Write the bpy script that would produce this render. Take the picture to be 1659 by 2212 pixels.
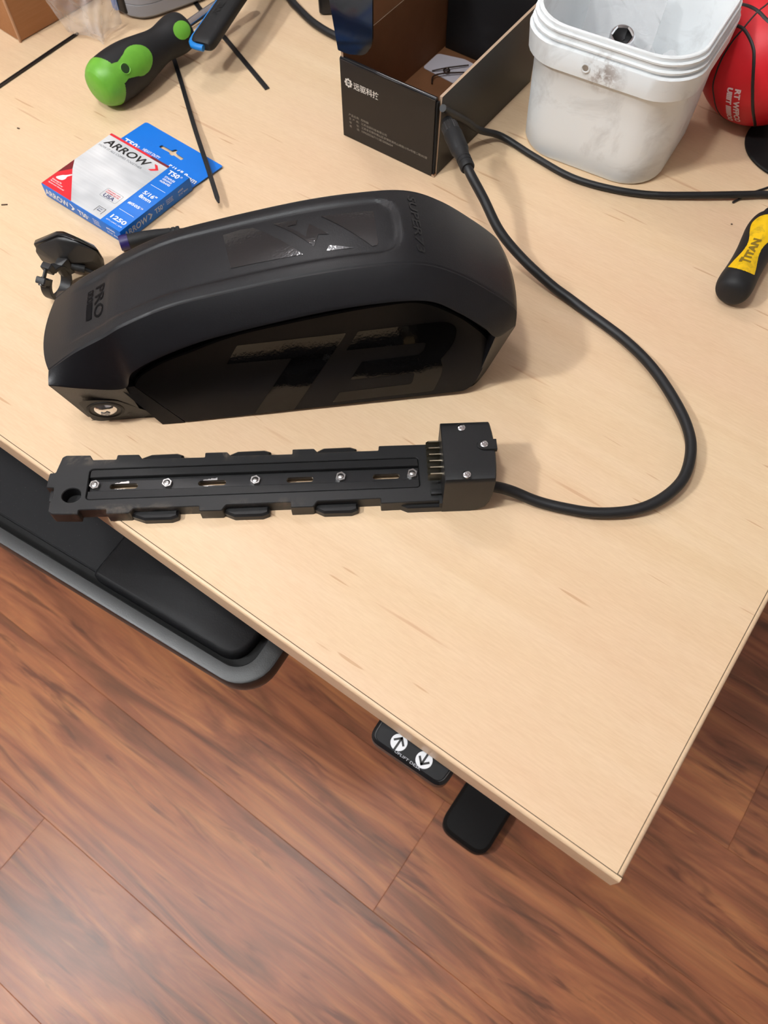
import bpy, bmesh, math, random
from mathutils import Vector, Matrix
from mathutils.geometry import tessellate_polygon

random.seed(7)
for _o in list(bpy.data.objects):
    bpy.data.objects.remove(_o)
SC = bpy.context.scene
COL = SC.collection
DZ = 0.73                      # height of the desk top above the floor; objects below are given relative to the desk top

# ------------------------------------------------------------------ camera
cam = bpy.data.cameras.new('camera')
cam.sensor_fit = 'VERTICAL'
cam.sensor_height = 36.0
cam.lens = 1745.28 * 36.0 / 2212.0
cam.clip_start = 0.02
cam.dof.use_dof = True
cam.dof.focus_distance = 0.66
cam.dof.aperture_fstop = 11.0
camo = bpy.data.objects.new('camera', cam)
COL.objects.link(camo)
camo.matrix_world = Matrix.Translation((0, 0, 0.55 + DZ)) @ Matrix.Rotation(-2.51217856 + math.pi, 4, 'Z') @ \
    Matrix.Rotation(0.496790988, 4, 'X') @ Matrix.Rotation(-0.00844530895, 4, 'Z')
SC.camera = camo

# ------------------------------------------------------------------ world, exposure, lamps
w = bpy.data.worlds.new('world')
SC.world = w
w.use_nodes = True
w.node_tree.nodes['Background'].inputs[0].default_value = (0.9, 0.85, 0.8, 1)
w.node_tree.nodes['Background'].inputs[1].default_value = 0.05
SC.view_settings.view_transform = 'Standard'
SC.view_settings.look = 'None'
SC.view_settings.gamma = 1.0
SC.view_settings.use_curve_mapping = False
SC.view_settings.exposure = 0.0
# bulbs under the ceiling: x, y, power (W), colour; the last is an added fill light
LAMPS = [(-1.05, -0.80, 108.0, (1.0, 1.01, 1.0)), (-1.25, 0.95, 20.0, (1.0, 0.95, 0.93)), (-0.36, -0.10, 41.0, (1.0, 1.02, 1.0)), (0.95, 1.20, 3.0, (1.0, 0.97, 0.95))]
CEIL = 1.75
ROOM = (-2.7, 2.1, -2.5, 2.3)

# ------------------------------------------------------------------ small helpers
def lin(h):
    h = h.lstrip('#')
    out = []
    for i in (0, 2, 4):
        c = int(h[i:i + 2], 16) / 255
        out.append(c / 12.92 if c <= 0.04045 else ((c + 0.055) / 1.055) ** 2.4)
    return (*out, 1)

class NT:
    def __init__(s, name):
        s.m = bpy.data.materials.new(name)
        s.m.use_nodes = True
        s.t = s.m.node_tree
        s.b = s.t.nodes['Principled BSDF']
    def n(s, typ, **kw):
        nd = s.t.nodes.new(typ)
        for k, v in kw.items():
            if k.startswith('i_'):
                key = k[2:]
                key = int(key) if key.isdigit() else key.replace('_', ' ')
                nd.inputs[key].default_value = v
            else:
                setattr(nd, k, v)
        return nd
    def l(s, a, b):
        s.t.links.new(a, b)
    def coord(s, out='Object', scale=(1, 1, 1), rot=(0, 0, 0), loc=(0, 0, 0)):
        tc = s.n('ShaderNodeTexCoord')
        mp = s.n('ShaderNodeMapping')
        mp.inputs['Scale'].default_value = scale
        mp.inputs['Rotation'].default_value = rot
        mp.inputs['Location'].default_value = loc
        s.l(tc.outputs[out], mp.inputs['Vector'])
        return mp.outputs[0]
    def noise(s, vec, scale, detail=4, rough=0.55, dist=0.0):
        nd = s.n('ShaderNodeTexNoise')
        nd.inputs['Scale'].default_value = scale
        nd.inputs['Detail'].default_value = detail
        nd.inputs['Roughness'].default_value = rough
        nd.inputs['Distortion'].default_value = dist
        s.l(vec, nd.inputs['Vector'])
        return nd.outputs['Fac']
    def ramp(s, fac, stops, interp='LINEAR'):
        nd = s.n('ShaderNodeValToRGB')
        nd.color_ramp.interpolation = interp
        e = nd.color_ramp.elements
        while len(e) > 1:
            e.remove(e[-1])
        e[0].position, e[0].color = stops[0]
        for p, c in stops[1:]:
            x = e.new(p)
            x.color = c
        s.l(fac, nd.inputs[0])
        return nd.outputs[0]
    def mix(s, fac, a, b, blend='MIX'):
        nd = s.n('ShaderNodeMix', data_type='RGBA', blend_type=blend)
        for sock, v in ((nd.inputs[0], fac), (nd.inputs[6], a), (nd.inputs[7], b)):
            if hasattr(v, 'is_output'):
                s.l(v, sock)
            else:
                sock.default_value = v
        return nd.outputs[2]
    def math(s, op, a, b=0.0):
        nd = s.n('ShaderNodeMath', operation=op)
        for sock, v in ((nd.inputs[0], a), (nd.inputs[1], b)):
            if hasattr(v, 'is_output'):
                s.l(v, sock)
            else:
                sock.default_value = v
        return nd.outputs[0]
    def bump(s, h, strength=0.2, dist=0.001):
        nd = s.n('ShaderNodeBump')
        nd.inputs['Strength'].default_value = strength
        nd.inputs['Distance'].default_value = dist
        s.l(h, nd.inputs['Height'])
        s.l(nd.outputs[0], s.b.inputs['Normal'])
    def base(s, v):
        if hasattr(v, 'is_output'):
            s.l(v, s.b.inputs['Base Color'])
        else:
            s.b.inputs['Base Color'].default_value = v
    def set(s, rough=0.5, metal=0.0, spec=None, **kw):
        s.b.inputs['Roughness'].default_value = rough
        s.b.inputs['Metallic'].default_value = metal
        if spec is not None:
            s.b.inputs['Specular IOR Level'].default_value = spec
        for k, v in kw.items():
            s.b.inputs[k.replace('_', ' ')].default_value = v
        return s

_cache = {}
def plastic(name, col, rough=0.45, spec=0.5, grain=0.0, gscale=900, mott=0.0, metal=0.0):
    """coloured plastic / card / rubber with a little procedural grain"""
    if name in _cache:
        return _cache[name]
    t = NT(name).set(rough, metal, spec)
    c = lin(col) if isinstance(col, str) else col
    v = t.coord()
    if mott:
        f = t.noise(v, 60, 3)
        d = tuple(x * (1 - mott) for x in c[:3]) + (1,)
        t.base(t.mix(f, d, c))
    else:
        t.base(c)
    if grain:
        t.bump(t.noise(v, gscale, 2), grain, 0.0004)
    _cache[name] = t.m
    return t.m

def sharp(me, ang):
    for p in me.polygons:
        p.use_smooth = True
    me.set_sharp_from_angle(angle=math.radians(ang))

def W(x, y, z=0.0):
    return Vector((x, y, z))

def empty(name, loc=(0, 0, 0), rz=0.0, label=None, cat=None, group=None, kind=None):
    o = bpy.data.objects.new(name, None)
    COL.objects.link(o)
    o.empty_display_size = 0.02
    o.location = (loc[0], loc[1], loc[2] + DZ)
    o.rotation_euler = (0, 0, math.radians(rz))
    tag(o, label, cat, group, kind)
    return o

def tag(o, label=None, cat=None, group=None, kind=None):
    if label: o['label'] = label
    if cat: o['category'] = cat
    if group: o['group'] = group
    if kind: o['kind'] = kind
    return o

def mesh(name, verts, faces, mat, parent=None, ang=35, mats=None, fm=None):
    """ONE mesh object; coordinates are local to the parent thing"""
    me = bpy.data.meshes.new(name)
    me.from_pydata([tuple(v) for v in verts], [], faces)
    me.validate()
    bm = bmesh.new()
    bm.from_mesh(me)
    bmesh.ops.recalc_face_normals(bm, faces=bm.faces)
    bm.to_mesh(me)
    bm.free()
    for m in (mats or [mat]):
        me.materials.append(m)
    if fm and len(fm) == len(me.polygons):
        for p, i in zip(me.polygons, fm):
            p.material_index = i
    sharp(me, ang)
    o = bpy.data.objects.new(name, me)
    COL.objects.link(o)
    if parent is not None:
        o.parent = parent
    else:
        o.location = (0, 0, DZ)
    return o

class MB:
    """collects primitive shapes into one mesh"""
    def __init__(s):
        s.v, s.f = [], []
    def add(s, v, f):
        k = len(s.v)
        s.v += [tuple(x) for x in v]
        s.f += [tuple(i + k for i in q) for q in f]
        return s
    def bm(s, b, M=None):
        b.verts.index_update()
        v = [(M @ x.co if M else x.co)[:] for x in b.verts]
        f = [tuple(q.index for q in p.verts) for p in b.faces]
        b.free()
        return s.add(v, f)
    def box(s, x0, x1, y0, y1, z0, z1, bev=0.0, seg=2, M=None):
        b = bmesh.new()
        bmesh.ops.create_cube(b, size=1)
        for q in b.verts:
            q.co = Vector(((x0 + x1) / 2 + q.co.x * (x1 - x0), (y0 + y1) / 2 + q.co.y * (y1 - y0), (z0 + z1) / 2 + q.co.z * (z1 - z0)))
        if bev:
            bmesh.ops.bevel(b, geom=b.edges[:], offset=bev, segments=seg, affect='EDGES', profile=0.5)
        return s.bm(b, M)
    def prism(s, outer, z0, z1, holes=(), bev=0.0, bev0=0.0, M=None):
        """polygon with holes extruded from z0 to z1, top (and bottom) edge chamfered"""
        loops = [ccw(outer)] + [ccw(h)[::-1] for h in holes]
        rings = []
        levels = ([(z0, bev0)] if bev0 else []) + [(z0 + bev0, 0)] + [(z1 - bev, 0)] + ([(z1, bev)] if bev else [])
        v, f = [], []
        for lp in loops:
            n = len(lp)
            st = []
            for z, d in levels:
                q = offset(lp, d) if d else lp
                st.append(len(v))
                v += [Vector((p[0], p[1], z)) for p in q]
            for a, b_ in zip(st[:-1], st[1:]):
                for i in range(n):
                    j = (i + 1) % n
                    f.append((a + i, a + j, b_ + j, b_ + i))
            rings.append((st[0], st[-1], n))
        for k, fl in ((0, True), (1, False)):
            polys = [[v[r[k] + i] for i in range(r[2])] for r in rings]
            idx = [r[k] + i for r in rings for i in range(r[2])]
            for t in tessellate_polygon(polys):
                t = tuple(idx[i] for i in t)
                f.append(t[::-1] if fl else t)
        if M:
            v = [M @ x for x in v]
        return s.add(v, f)
    def lathe(s, prof, n=32, M=None, sx=1.0, sy=1.0):
        """profile [(r, z)] spun about z"""
        v, f, rows = [], [], []
        for r, z in prof:
            if r < 1e-7:
                rows.append([len(v)])
                v.append(Vector((0, 0, z)))
            else:
                rows.append(list(range(len(v), len(v) + n)))
                v += [Vector((r * math.cos(2 * math.pi * i / n) * sx, r * math.sin(2 * math.pi * i / n) * sy, z)) for i in range(n)]
        for a, b in zip(rows[:-1], rows[1:]):
            for i in range(n):
                j = (i + 1) % n
                if len(a) == 1 and len(b) == 1:
                    continue
                if len(a) == 1:
                    f.append((a[0], b[j], b[i]))
                elif len(b) == 1:
                    f.append((a[i], a[j], b[0]))
                else:
                    f.append((a[i], a[j], b[j], b[i]))
        if M:
            v = [M @ x for x in v]
        return s.add(v, f)
    def tube(s, pts, r, n=12, cap=True, flat=None):
        """round (or flat=(half width, half height)) section along a polyline"""
        pts = [Vector(p) for p in pts]
        v, f = [], []
        up = Vector((0, 0, 1))
        for i, p in enumerate(pts):
            t = (pts[min(i + 1, len(pts) - 1)] - pts[max(i - 1, 0)]).normalized()
            sd = t.cross(up)
            if sd.length < 1e-4:
                sd = t.cross(Vector((0, 1, 0)))
            sd.normalize()
            nn = sd.cross(t)
            rr = r[i] if isinstance(r, (list, tuple)) else r
            a, b = (flat if flat else (rr, rr))
            for k in range(n):
                th = 2 * math.pi * (k + 0.5) / n
                c, q = math.cos(th), math.sin(th)
                if flat:
                    c = math.copysign(min(1, abs(c) * 1.5), c)
                    q = math.copysign(min(1, abs(q) * 1.5), q)
                v.append(p + sd * a * c + nn * b * q)
        for i in range(len(pts) - 1):
            for k in range(n):
                j = (k + 1) % n
                f.append((i * n + k, i * n + j, (i + 1) * n + j, (i + 1) * n + k))
        if cap:
            f.append(tuple(range(n))[::-1])
            f.append(tuple((len(pts) - 1) * n + k for k in range(n)))
        return s.add(v, f)
    def obj(s, name, mat, parent=None, ang=35, inv=None):
        v = s.v if inv is None else [inv @ Vector(x) for x in s.v]
        return mesh(name, v, s.f, mat, parent, ang)

def ccw(p):
    a = sum(p[i][0] * p[(i + 1) % len(p)][1] - p[(i + 1) % len(p)][0] * p[i][1] for i in range(len(p)))
    return list(p) if a > 0 else list(p)[::-1]

def offset(lp, d):
    """inset of a closed loop to its left by d (mitred)"""
    n, out = len(lp), []
    for i in range(n):
        a, b, c = Vector(lp[i - 1][:2]), Vector(lp[i][:2]), Vector(lp[(i + 1) % n][:2])
        e1, e2 = (b - a).normalized(), (c - b).normalized()
        n1, n2 = Vector((-e1.y, e1.x)), Vector((-e2.y, e2.x))
        m = n1 + n2
        k = d / max(0.35, 1 + n1.dot(n2)) if m.length > 1e-6 else 0
        out.append((b.x + m.x * k, b.y + m.y * k))
    return out

def rrect(x0, x1, y0, y1, r, n=5):
    out = []
    for cx, cy, a in ((x1 - r, y1 - r, 0), (x0 + r, y1 - r, 90), (x0 + r, y0 + r, 180), (x1 - r, y0 + r, 270)):
        for i in range(n + 1):
            t = math.radians(a + 90 * i / n)
            out.append((cx + r * math.cos(t), cy + r * math.sin(t)))
    return out

def rpoly(pts, r, n=4):
    """polygon with every corner rounded; r one radius or one per corner"""
    out, m = [], len(pts)
    for i in range(m):
        a, b, c = Vector(pts[i - 1]), Vector(pts[i]), Vector(pts[(i + 1) % m])
        rr = r[i] if isinstance(r, (list, tuple)) else r
        if rr <= 0:
            out.append(tuple(b))
            continue
        d1, d2 = (a - b), (c - b)
        k = min(rr, d1.length * 0.45, d2.length * 0.45)
        p, q = b + d1.normalized() * k, b + d2.normalized() * k
        for j in range(n + 1):
            t = j / n
            out.append(tuple(p * (1 - t) ** 2 + b * 2 * t * (1 - t) + q * t * t))
    return out

def circle(cx, cy, r, n=24, ry=None, a0=0.0):
    ry = ry or r
    return [(cx + r * math.cos(2 * math.pi * i / n + a0), cy + ry * math.sin(2 * math.pi * i / n + a0)) for i in range(n)]

def crv(pts, k=8, closed=False):
    """Catmull-Rom samples through 3D points"""
    P = [Vector(p) for p in pts]
    n, out = len(P), []
    for i in range(n - 1):
        a, b, c, d = P[max(i - 1, 0)], P[i], P[i + 1], P[min(i + 2, n - 1)]
        for j in range(k):
            t = j / k
            out.append(0.5 * (2 * b + (c - a) * t + (2 * a - 5 * b + 4 * c - d) * t * t + (3 * b - a - 3 * c + d) * t ** 3))
    out.append(P[-1])
    return out

def flat(name, polys, fn, mat, parent, holes=()):
    """flat print: polygons given in 2D, placed by fn(a, b) -> 3D"""
    v, f = [], []
    for i, p in enumerate(polys):
        hs = [h for k, h in holes if k == i]
        lp = [ccw(p)] + [ccw(h)[::-1] for h in hs]
        flatl = [q for l_ in lp for q in l_]
        k = len(v)
        v += [fn(q[0], q[1]) for q in flatl]
        for t in tessellate_polygon([[Vector((q[0], q[1], 0)) for q in l_] for l_ in lp]):
            f.append(tuple(k + j for j in t))
    return mesh(name, v, f, mat, parent, 80)

def glyphs(body, bold=0.0, shear=0.0, space=1.0):
    cu = bpy.data.curves.new('t', 'FONT')
    cu.body = body
    cu.size = 1.0
    cu.offset = bold
    cu.shear = shear
    cu.space_character = space
    cu.resolution_u = 3
    to = bpy.data.objects.new('t', cu)
    COL.objects.link(to)
    dg = bpy.context.evaluated_depsgraph_get()
    me = to.evaluated_get(dg).to_mesh()
    v = [tuple(x.co[:2]) for x in me.vertices]
    f = [tuple(p.vertices) for p in me.polygons]
    to.evaluated_get(dg).to_mesh_clear()
    bpy.data.objects.remove(to)
    bpy.data.curves.remove(cu)
    return v, f

def text(lines, fn, mat, parent, name='printed_text', ang=80):
    """lines: (body, a0, b0, width, height, bold, shear): the text's box fitted to width x height at (a0, b0) in the face's own axes"""
    V, F = [], []
    for ln in lines:
        body, a0, b0, wd, ht = ln[:5]
        bold = ln[5] if len(ln) > 5 else 0
        sh = ln[6] if len(ln) > 6 else 0
        v, f = glyphs(body, bold, sh)
        if not v:
            continue
        xs, ys = [p[0] for p in v], [p[1] for p in v]
        x0, x1, y0, y1 = min(xs), max(xs), min(ys), max(ys)
        sx = wd / (x1 - x0)
        sy = ht / (y1 - y0) if ht else sx
        k = len(V)
        V += [fn(a0 + (p[0] - x0) * sx, b0 + (p[1] - y0) * sy) for p in v]
        F += [tuple(i + k for i in q) for q in f]
    return mesh(name, V, F, mat, parent, ang)

def axis(p, d, up=(0, 0, 1)):
    """matrix taking +z to direction d at point p"""
    z = Vector(d).normalized()
    x = Vector(up).cross(z)
    if x.length < 1e-5:
        x = Vector((1, 0, 0))
    x.normalize()
    y = z.cross(x)
    M = Matrix((x, y, z)).transposed().to_4x4()
    M.translation = Vector(p)
    return M

def inv_of(o):
    return Matrix.Rotation(-o.rotation_euler.z, 4, 'Z') @ Matrix.Translation((-o.location.x, -o.location.y, -o.location.z + DZ))

# ------------------------------------------------------------------ shared materials
BLK = plastic('black_plastic', (0.009, 0.009, 0.0098, 1), 0.42, 0.4, 0.12, 1400, 0.25)
BLKM = plastic('matte_black_plastic', (0.009, 0.009, 0.0098, 1), 0.55, 0.35, 0.15, 1100, 0.2)
RUB = plastic('black_rubber', (0.011, 0.011, 0.012, 1), 0.6, 0.35, 0.1, 1500, 0.2)
CABM = plastic('cable_jacket', (0.010, 0.010, 0.011, 1), 0.5, 0.4, 0.1, 900, 0.2)
GLB = plastic('gloss_black_print', (0.004, 0.004, 0.005, 1), 0.07, 0.5, 0.05, 300)
CHR = plastic('chrome', (0.80, 0.80, 0.82, 1), 0.14, 0.5, 0, 1, 0, 1.0)
STL = plastic('steel', (0.62, 0.61, 0.60, 1), 0.28, 0.5, 0, 1, 0, 1.0)
WHT = plastic('white_print', (0.85, 0.85, 0.85, 1), 0.5)

# ------------------------------------------------------------------ the setting
def mat_planks():
    t = NT('plank_wood').set(0.38, 0, 0.5)
    oi = t.n('ShaderNodeObjectInfo')
    tc = t.n('ShaderNodeTexCoord')
    rnd = t.math('MULTIPLY', oi.outputs['Random'], 37.0)
    cb = t.n('ShaderNodeCombineXYZ')
    t.l(rnd, cb.inputs[0]); t.l(rnd, cb.inputs[1])
    ad = t.n('ShaderNodeVectorMath', operation='ADD')
    t.l(tc.outputs['Object'], ad.inputs[0]); t.l(cb.outputs[0], ad.inputs[1])
    def mp(sc):
        m = t.n('ShaderNodeMapping')
        m.inputs['Scale'].default_value = sc
        t.l(ad.outputs[0], m.inputs['Vector'])
        return m.outputs[0]
    g = t.noise(mp((1.0, 8.0, 1)), 2.6, 5, 0.55, 1.6)
    col = t.ramp(g, [(0.22, lin('5e3d2c')), (0.38, lin('7d5238')), (0.48, lin('945f43')), (0.58, lin('a56e4a')), (0.70, lin('b58055')), (0.82, lin('87563d'))])
    # broad darker heart streaks
    s = t.noise(mp((1.5, 13.0, 1)), 2.3, 4, 0.6, 1.3)
    sm = t.ramp(s, [(0.57, (0, 0, 0, 1)), (0.66, (1, 1, 1, 1))])
    col = t.mix(t.math('MULTIPLY', sm, 0.62), col, lin('4d3024'))
    # honey streaks
    h = t.noise(mp((1.2, 16.0, 3)), 2.9, 3, 0.5, 1.0)
    hm = t.ramp(h, [(0.60, (0, 0, 0, 1)), (0.70, (1, 1, 1, 1))])
    col = t.mix(t.math('MULTIPLY', hm, 0.5), col, lin('c28a58'))
    # knots
    vo = t.n('ShaderNodeTexVoronoi')
    vo.inputs['Scale'].default_value = 7.0
    t.l(mp((0.7, 1.5, 1)), vo.inputs['Vector'])
    km = t.ramp(vo.outputs['Distance'], [(0.035, (1, 1, 1, 1)), (0.075, (0, 0, 0, 1))])
    col = t.mix(t.math('MULTIPLY', km, 0.6), col, lin('4a2d20'))
    fg = t.noise(mp((14, 260.0, 1)), 1.0, 3, 0.6)
    col = t.mix(0.28, col, t.ramp(fg, [(0.3, lin('6d4a36')), (0.7, lin('b98a66'))]), 'OVERLAY')
    pv = t.math('ADD', t.math('MULTIPLY', oi.outputs['Random'], 0.22), 1.12)
    hs = t.n('ShaderNodeHueSaturation')
    hs.inputs['Saturation'].default_value = 1.0
    t.l(pv, hs.inputs['Value']); t.l(col, hs.inputs['Color'])
    t.base(hs.outputs[0])
    t.bump(fg, 0.08, 0.001)
    return t.m

def room():
    x0, x1, y0, y1 = ROOM
    wall = plastic('wall_paint', lin('d6d3d0'), 0.8, 0.2, 0.1, 200)
    ceil = plastic('ceiling_paint', lin('dfe2e8'), 0.9, 0.1, 0.1, 200)
    def st(name, b, m):
        o = b.obj(name, m)
        o['kind'] = 'structure'
        return o
    fl = st('floor', MB().box(x0, x1, y0, y1, -DZ - 0.05, -DZ - 0.006), plastic('subfloor', lin('2a1a12'), 0.9))
    st('ceiling', MB().box(x0, x1, y0, y1, CEIL, CEIL + 0.05), ceil)
    t = 0.06
    st('wall_front', MB().box(x0 - t, x1 + t, y0 - t, y0, -DZ, CEIL), plastic('reflection_dimming_wall', lin('5a5450'), 0.8, 0.2, 0.1, 200))  # unseen wall, coloured dark to dim the reflections in the battery
    st('wall_back', MB().box(x0 - t, x1 + t, y1, y1 + t, -DZ, CEIL), wall)
    st('wall_left', MB().box(x0 - t, x0, y0, y1, -DZ, CEIL), wall)
    st('wall_right', MB().box(x1, x1 + t, y0, y1, -DZ, CEIL), wall)
    # planks: 185 mm wide, 1.22 m long, laid along the front edge of the desk
    pm = mat_planks()
    joint = {-2: -0.5185, 0: -0.045, -1: 0.22, 1: -0.66, -3: 0.13, -4: -0.75, 2: 0.33, 3: -0.21}
    kmin = math.ceil((y0 - 0.027) / 0.1847)
    for k in range(kmin, 13):
        ya, yb = 0.027 + 0.1847 * k, 0.027 + 0.1847 * (k + 1)
        if yb > y1: break
        j = joint.get(k, random.uniform(-0.6, 0.6))
        a = j - 1.22 * 3
        while a < x1:
            xa, xb = max(a, x0), min(a + 1.22, x1)
            if xb - xa > 0.02:
                b = MB().box(-(xb - xa) / 2, (xb - xa) / 2, -(yb - ya) / 2, (yb - ya) / 2, -0.006, 0, 0.0006, 1)
                o = mesh('plank', b.v, b.f, pm, fl)
                o.location = ((xa + xb) / 2, (ya + yb) / 2, -DZ)
            a += 1.22
    # bare bulbs in sockets under the ceiling
    trim = plastic('lamp_trim', lin('f0ece4'), 0.5)
    for i, (x, y, p, lc) in enumerate(LAMPS):
        lamp = empty('ceiling_lamp', (x, y, CEIL - 0.012), 0, 'white ceiling lamp holder with a round bulb, %s' % ['over the near left of the desk', 'over the far left of the desk', 'above the front edge of the desk', 'added as fill over the far right of the room'][i], 'lamp', 'ceiling lamps')
        MB().lathe([(0, 0.0118), (0.060, 0.0118), (0.060, 0.004), (0.052, -0.004), (0.024, -0.010), (0.021, -0.050), (0, -0.050)], 40).obj('socket', trim, lamp)
        em = NT('lamp_glass')
        em.b.inputs['Emission Color'].default_value = (1, 0.98, 0.96, 1)
        em.b.inputs['Emission Strength'].default_value = 6.0
        MB().lathe([(0, -0.0505), (0.014, -0.0505), (0.015, -0.060), (0.028, -0.078), (0.032, -0.095), (0.028, -0.112), (0.015, -0.123), (0, -0.127)], 32).obj('bulb', em.m, lamp)
        la = bpy.data.lights.new('lamp_light', 'POINT')
        la.shadow_soft_size = 0.06
        la.energy = p
        la.color = lc
        lo = bpy.data.objects.new('lamp_light', la)
        COL.objects.link(lo)
        lo.parent = lamp
        lo.location = (0, 0, -0.095)
room()

# ------------------------------------------------------------------ desk
def mat_maple(name, edge=False):
    t = NT(name).set(0.38, 0, 0.35)
    v = t.coord('Object', (1, 1, 1))
    def mp(sc):
        return t.coord('Object', sc)
    g = t.noise(mp((2.2, 26, 8)), 1.6, 4, 0.55, 0.7)
    col = t.ramp(g, [(0.25, lin('dfc19b')), (0.5, lin('e4c8a3')), (0.75, lin('e8cdaa'))])
    bl = t.noise(mp((3, 6, 3)), 1.2, 3, 0.5, 0.3)
    col = t.mix(t.ramp(bl, [(0.35, (0, 0, 0, 1)), (0.7, (0.55, 0.55, 0.55, 1))]), col, lin('e0bb9c'))
    fine = t.noise(mp((75, 620, 100)), 1.0, 2, 0.6)
    col = t.mix(0.11, col, t.ramp(fine, [(0.3, lin('b98f66')), (0.65, lin('ffffff'))]), 'MULTIPLY')
    if not edge:
        # short mineral flecks lying along the grain
        fk = t.noise(mp((16, 190, 1)), 1.0, 1, 0.4)
        fm = t.ramp(fk, [(0.745, (0, 0, 0, 1)), (0.775, (1, 1, 1, 1))])
        col = t.mix(t.math('MULTIPLY', fm, 0.55), col, lin('b98862'))
        fk2 = t.noise(mp((7, 120, 1)), 1.0, 1, 0.3, 0.2)
        fm2 = t.ramp(fk2, [(0.75, (0, 0, 0, 1)), (0.78, (1, 1, 1, 1))])
        col = t.mix(t.math('MULTIPLY', fm2, 0.5), col, lin('c08f6c'))
    t.base(col)
    t.bump(fine, 0.05, 0.0006)
    return t.m

def desk():
    maple, medge = mat_maple('maple_veneer'), mat_maple('maple_edge', True)
    steel = plastic('powder_coat_black', (0.005, 0.005, 0.005, 1), 0.6, 0.25, 0.2, 700)
    X0, XS, XE, YE, YS, Y1 = -1.42, 0.0918, 0.0955, 0.1145, 0.1172, 0.93
    d = empty('standing_desk', (-0.66, 0.53, -DZ), 0, 'pale maple desk with a black keypad under its front edge', 'desk')
    I = inv_of(d)
    MB().box(X0, XS, YS, Y1, -0.0248, 0.0).obj('desktop', maple, d, inv=I)
    # solid edge bands, a hairline joint away from the veneer, rounded over at the top
    def band(name, pts2, path, mat):
        v, f, n = [], [], len(pts2)
        for fn in path:
            v += [fn(*q) for q in pts2]
        f += [(i, (i + 1) % n, n + (i + 1) % n, n + i) for i in range(n)]
        f += [tuple(range(n))[::-1], tuple(range(n, 2 * n))]
        b = MB(); b.add(v, f)
        return b.obj(name, mat, d, inv=I)
    g = 0.0006
    wF = YS - YE
    r = 0.0027
    prof = [(g, -0.0248), (wF + 0.0009 - 0.0008, -0.0248), (wF + 0.0009, -0.024)] + \
           [(wF + 0.0009 - r + r * math.cos(a), -r + r * math.sin(a)) for a in [math.radians(x) for x in range(0, 91, 15)]] + [(g, 0.0)]
    band('front_edge_band', prof, [lambda q, z: W(X0, YS - q, z), lambda q, z: W(XE, YS - q, z)], medge)
    r2 = 0.0030
    prof2 = [(g, -0.0248), (0.0041, -0.0248), (0.0041, -0.024)] + \
            [(0.0041 - r2 + r2 * math.cos(a), -r2 + r2 * math.sin(a)) for a in [math.radians(x) for x in range(0, 91, 15)]] + [(g, 0.0)]
    band('side_edge_band', prof2, [lambda q, z: W(XS + q, YS + 0.0003, z), lambda q, z: W(XS + q, Y1, z)], medge)
    for xc in (0.006, -1.30):
        MB().prism(rpoly([(xc - 0.039, 0.172), (xc + 0.039, 0.172), (xc + 0.039, 0.86), (xc - 0.039, 0.86)], 0.024, 9), -DZ + 0.004, -DZ + 0.030, bev=0.005).obj('foot', steel, d, inv=I)
        MB().box(xc - 0.03, xc + 0.03, 0.45, 0.53, -DZ + 0.030, -0.30, 0.004).box(xc - 0.035, xc + 0.035, 0.445, 0.535, -0.30, -0.0252, 0.004).obj('leg_column', steel, d, inv=I)
    MB().box(-1.26, -0.03, 0.46, 0.52, -0.06, -0.0252, 0.003).obj('cross_rail', steel, d, inv=I)
    glue = plastic('glue_line', lin('5a4630'), 0.8)
    MB().box(X0, XS + 0.0042, YS - 0.00075, YS + 0.0001, -0.006, -0.00012).obj('joint_line', glue, d, inv=I)
    MB().box(XS - 0.0001, XS + 0.00072, YS + 0.0003, Y1, -0.006, -0.00012).obj('joint_line', glue, d, inv=I)
    # keypad
    kp = MB().prism(rpoly([(-0.0905, 0.140), (-0.0885, 0.0995), (-0.0262, 0.1010), (-0.0250, 0.140)], [0, .0085, .0085, 0], 6), -0.0425, -0.0300, bev=0.0022, bev0=0.002)
    k = kp.obj('keypad', plastic('keypad_case', (0.006, 0.006, 0.007, 1), 0.35), d, inv=I)
    MB().prism(rpoly([(-0.0872, 0.1385), (-0.0854, 0.1017), (-0.0292, 0.1030), (-0.0282, 0.1385)], [0, .006, .006, 0], 6), -0.0302, -0.0291, bev=0.0004).obj('face_plate', plastic('keypad_face', (0.009, 0.0095, 0.011, 1), 0.5, 0.25), k, inv=I)
    lit = plastic('button_white', (0.80, 0.82, 0.86, 1), 0.45)
    ink = plastic('button_ink', (0.01, 0.01, 0.011, 1), 0.5)
    for cx, cy, up in ((-0.0683, 0.1095, 1), (-0.0471, 0.1098, -1)):
        MB().prism(circle(cx, cy, 0.0061, 32), -0.0292, -0.0286, bev=0.0002).obj('button', lit, k, inv=I)
        def P(a, b): return I @ W(cx + a, cy + b * up, -0.02845)
        def bar(p, q, wd=0.00078):
            p, q = Vector(p), Vector(q)
            dd = (q - p).normalized(); nn = Vector((-dd.y, dd.x)) * wd
            p, q = p - dd * wd, q + dd * wd
            return [tuple(p + nn), tuple(p - nn), tuple(q - nn), tuple(q + nn)]
        flat('arrow_mark', [bar((0, -0.0054), (0, 0.0030)), bar((-0.0036, 0.0000), (0, 0.0036)), bar((0.0036, 0.0000), (0, 0.0036))], P, ink, k)
    text([('UPLIFT DESK', -0.0672, 0.1020, 0.0218, 0.0019)], lambda a, b: I @ W(a, b, -0.02835), plastic('keypad_ink', lin('b9bcc4'), 0.5), k)
desk()

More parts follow.
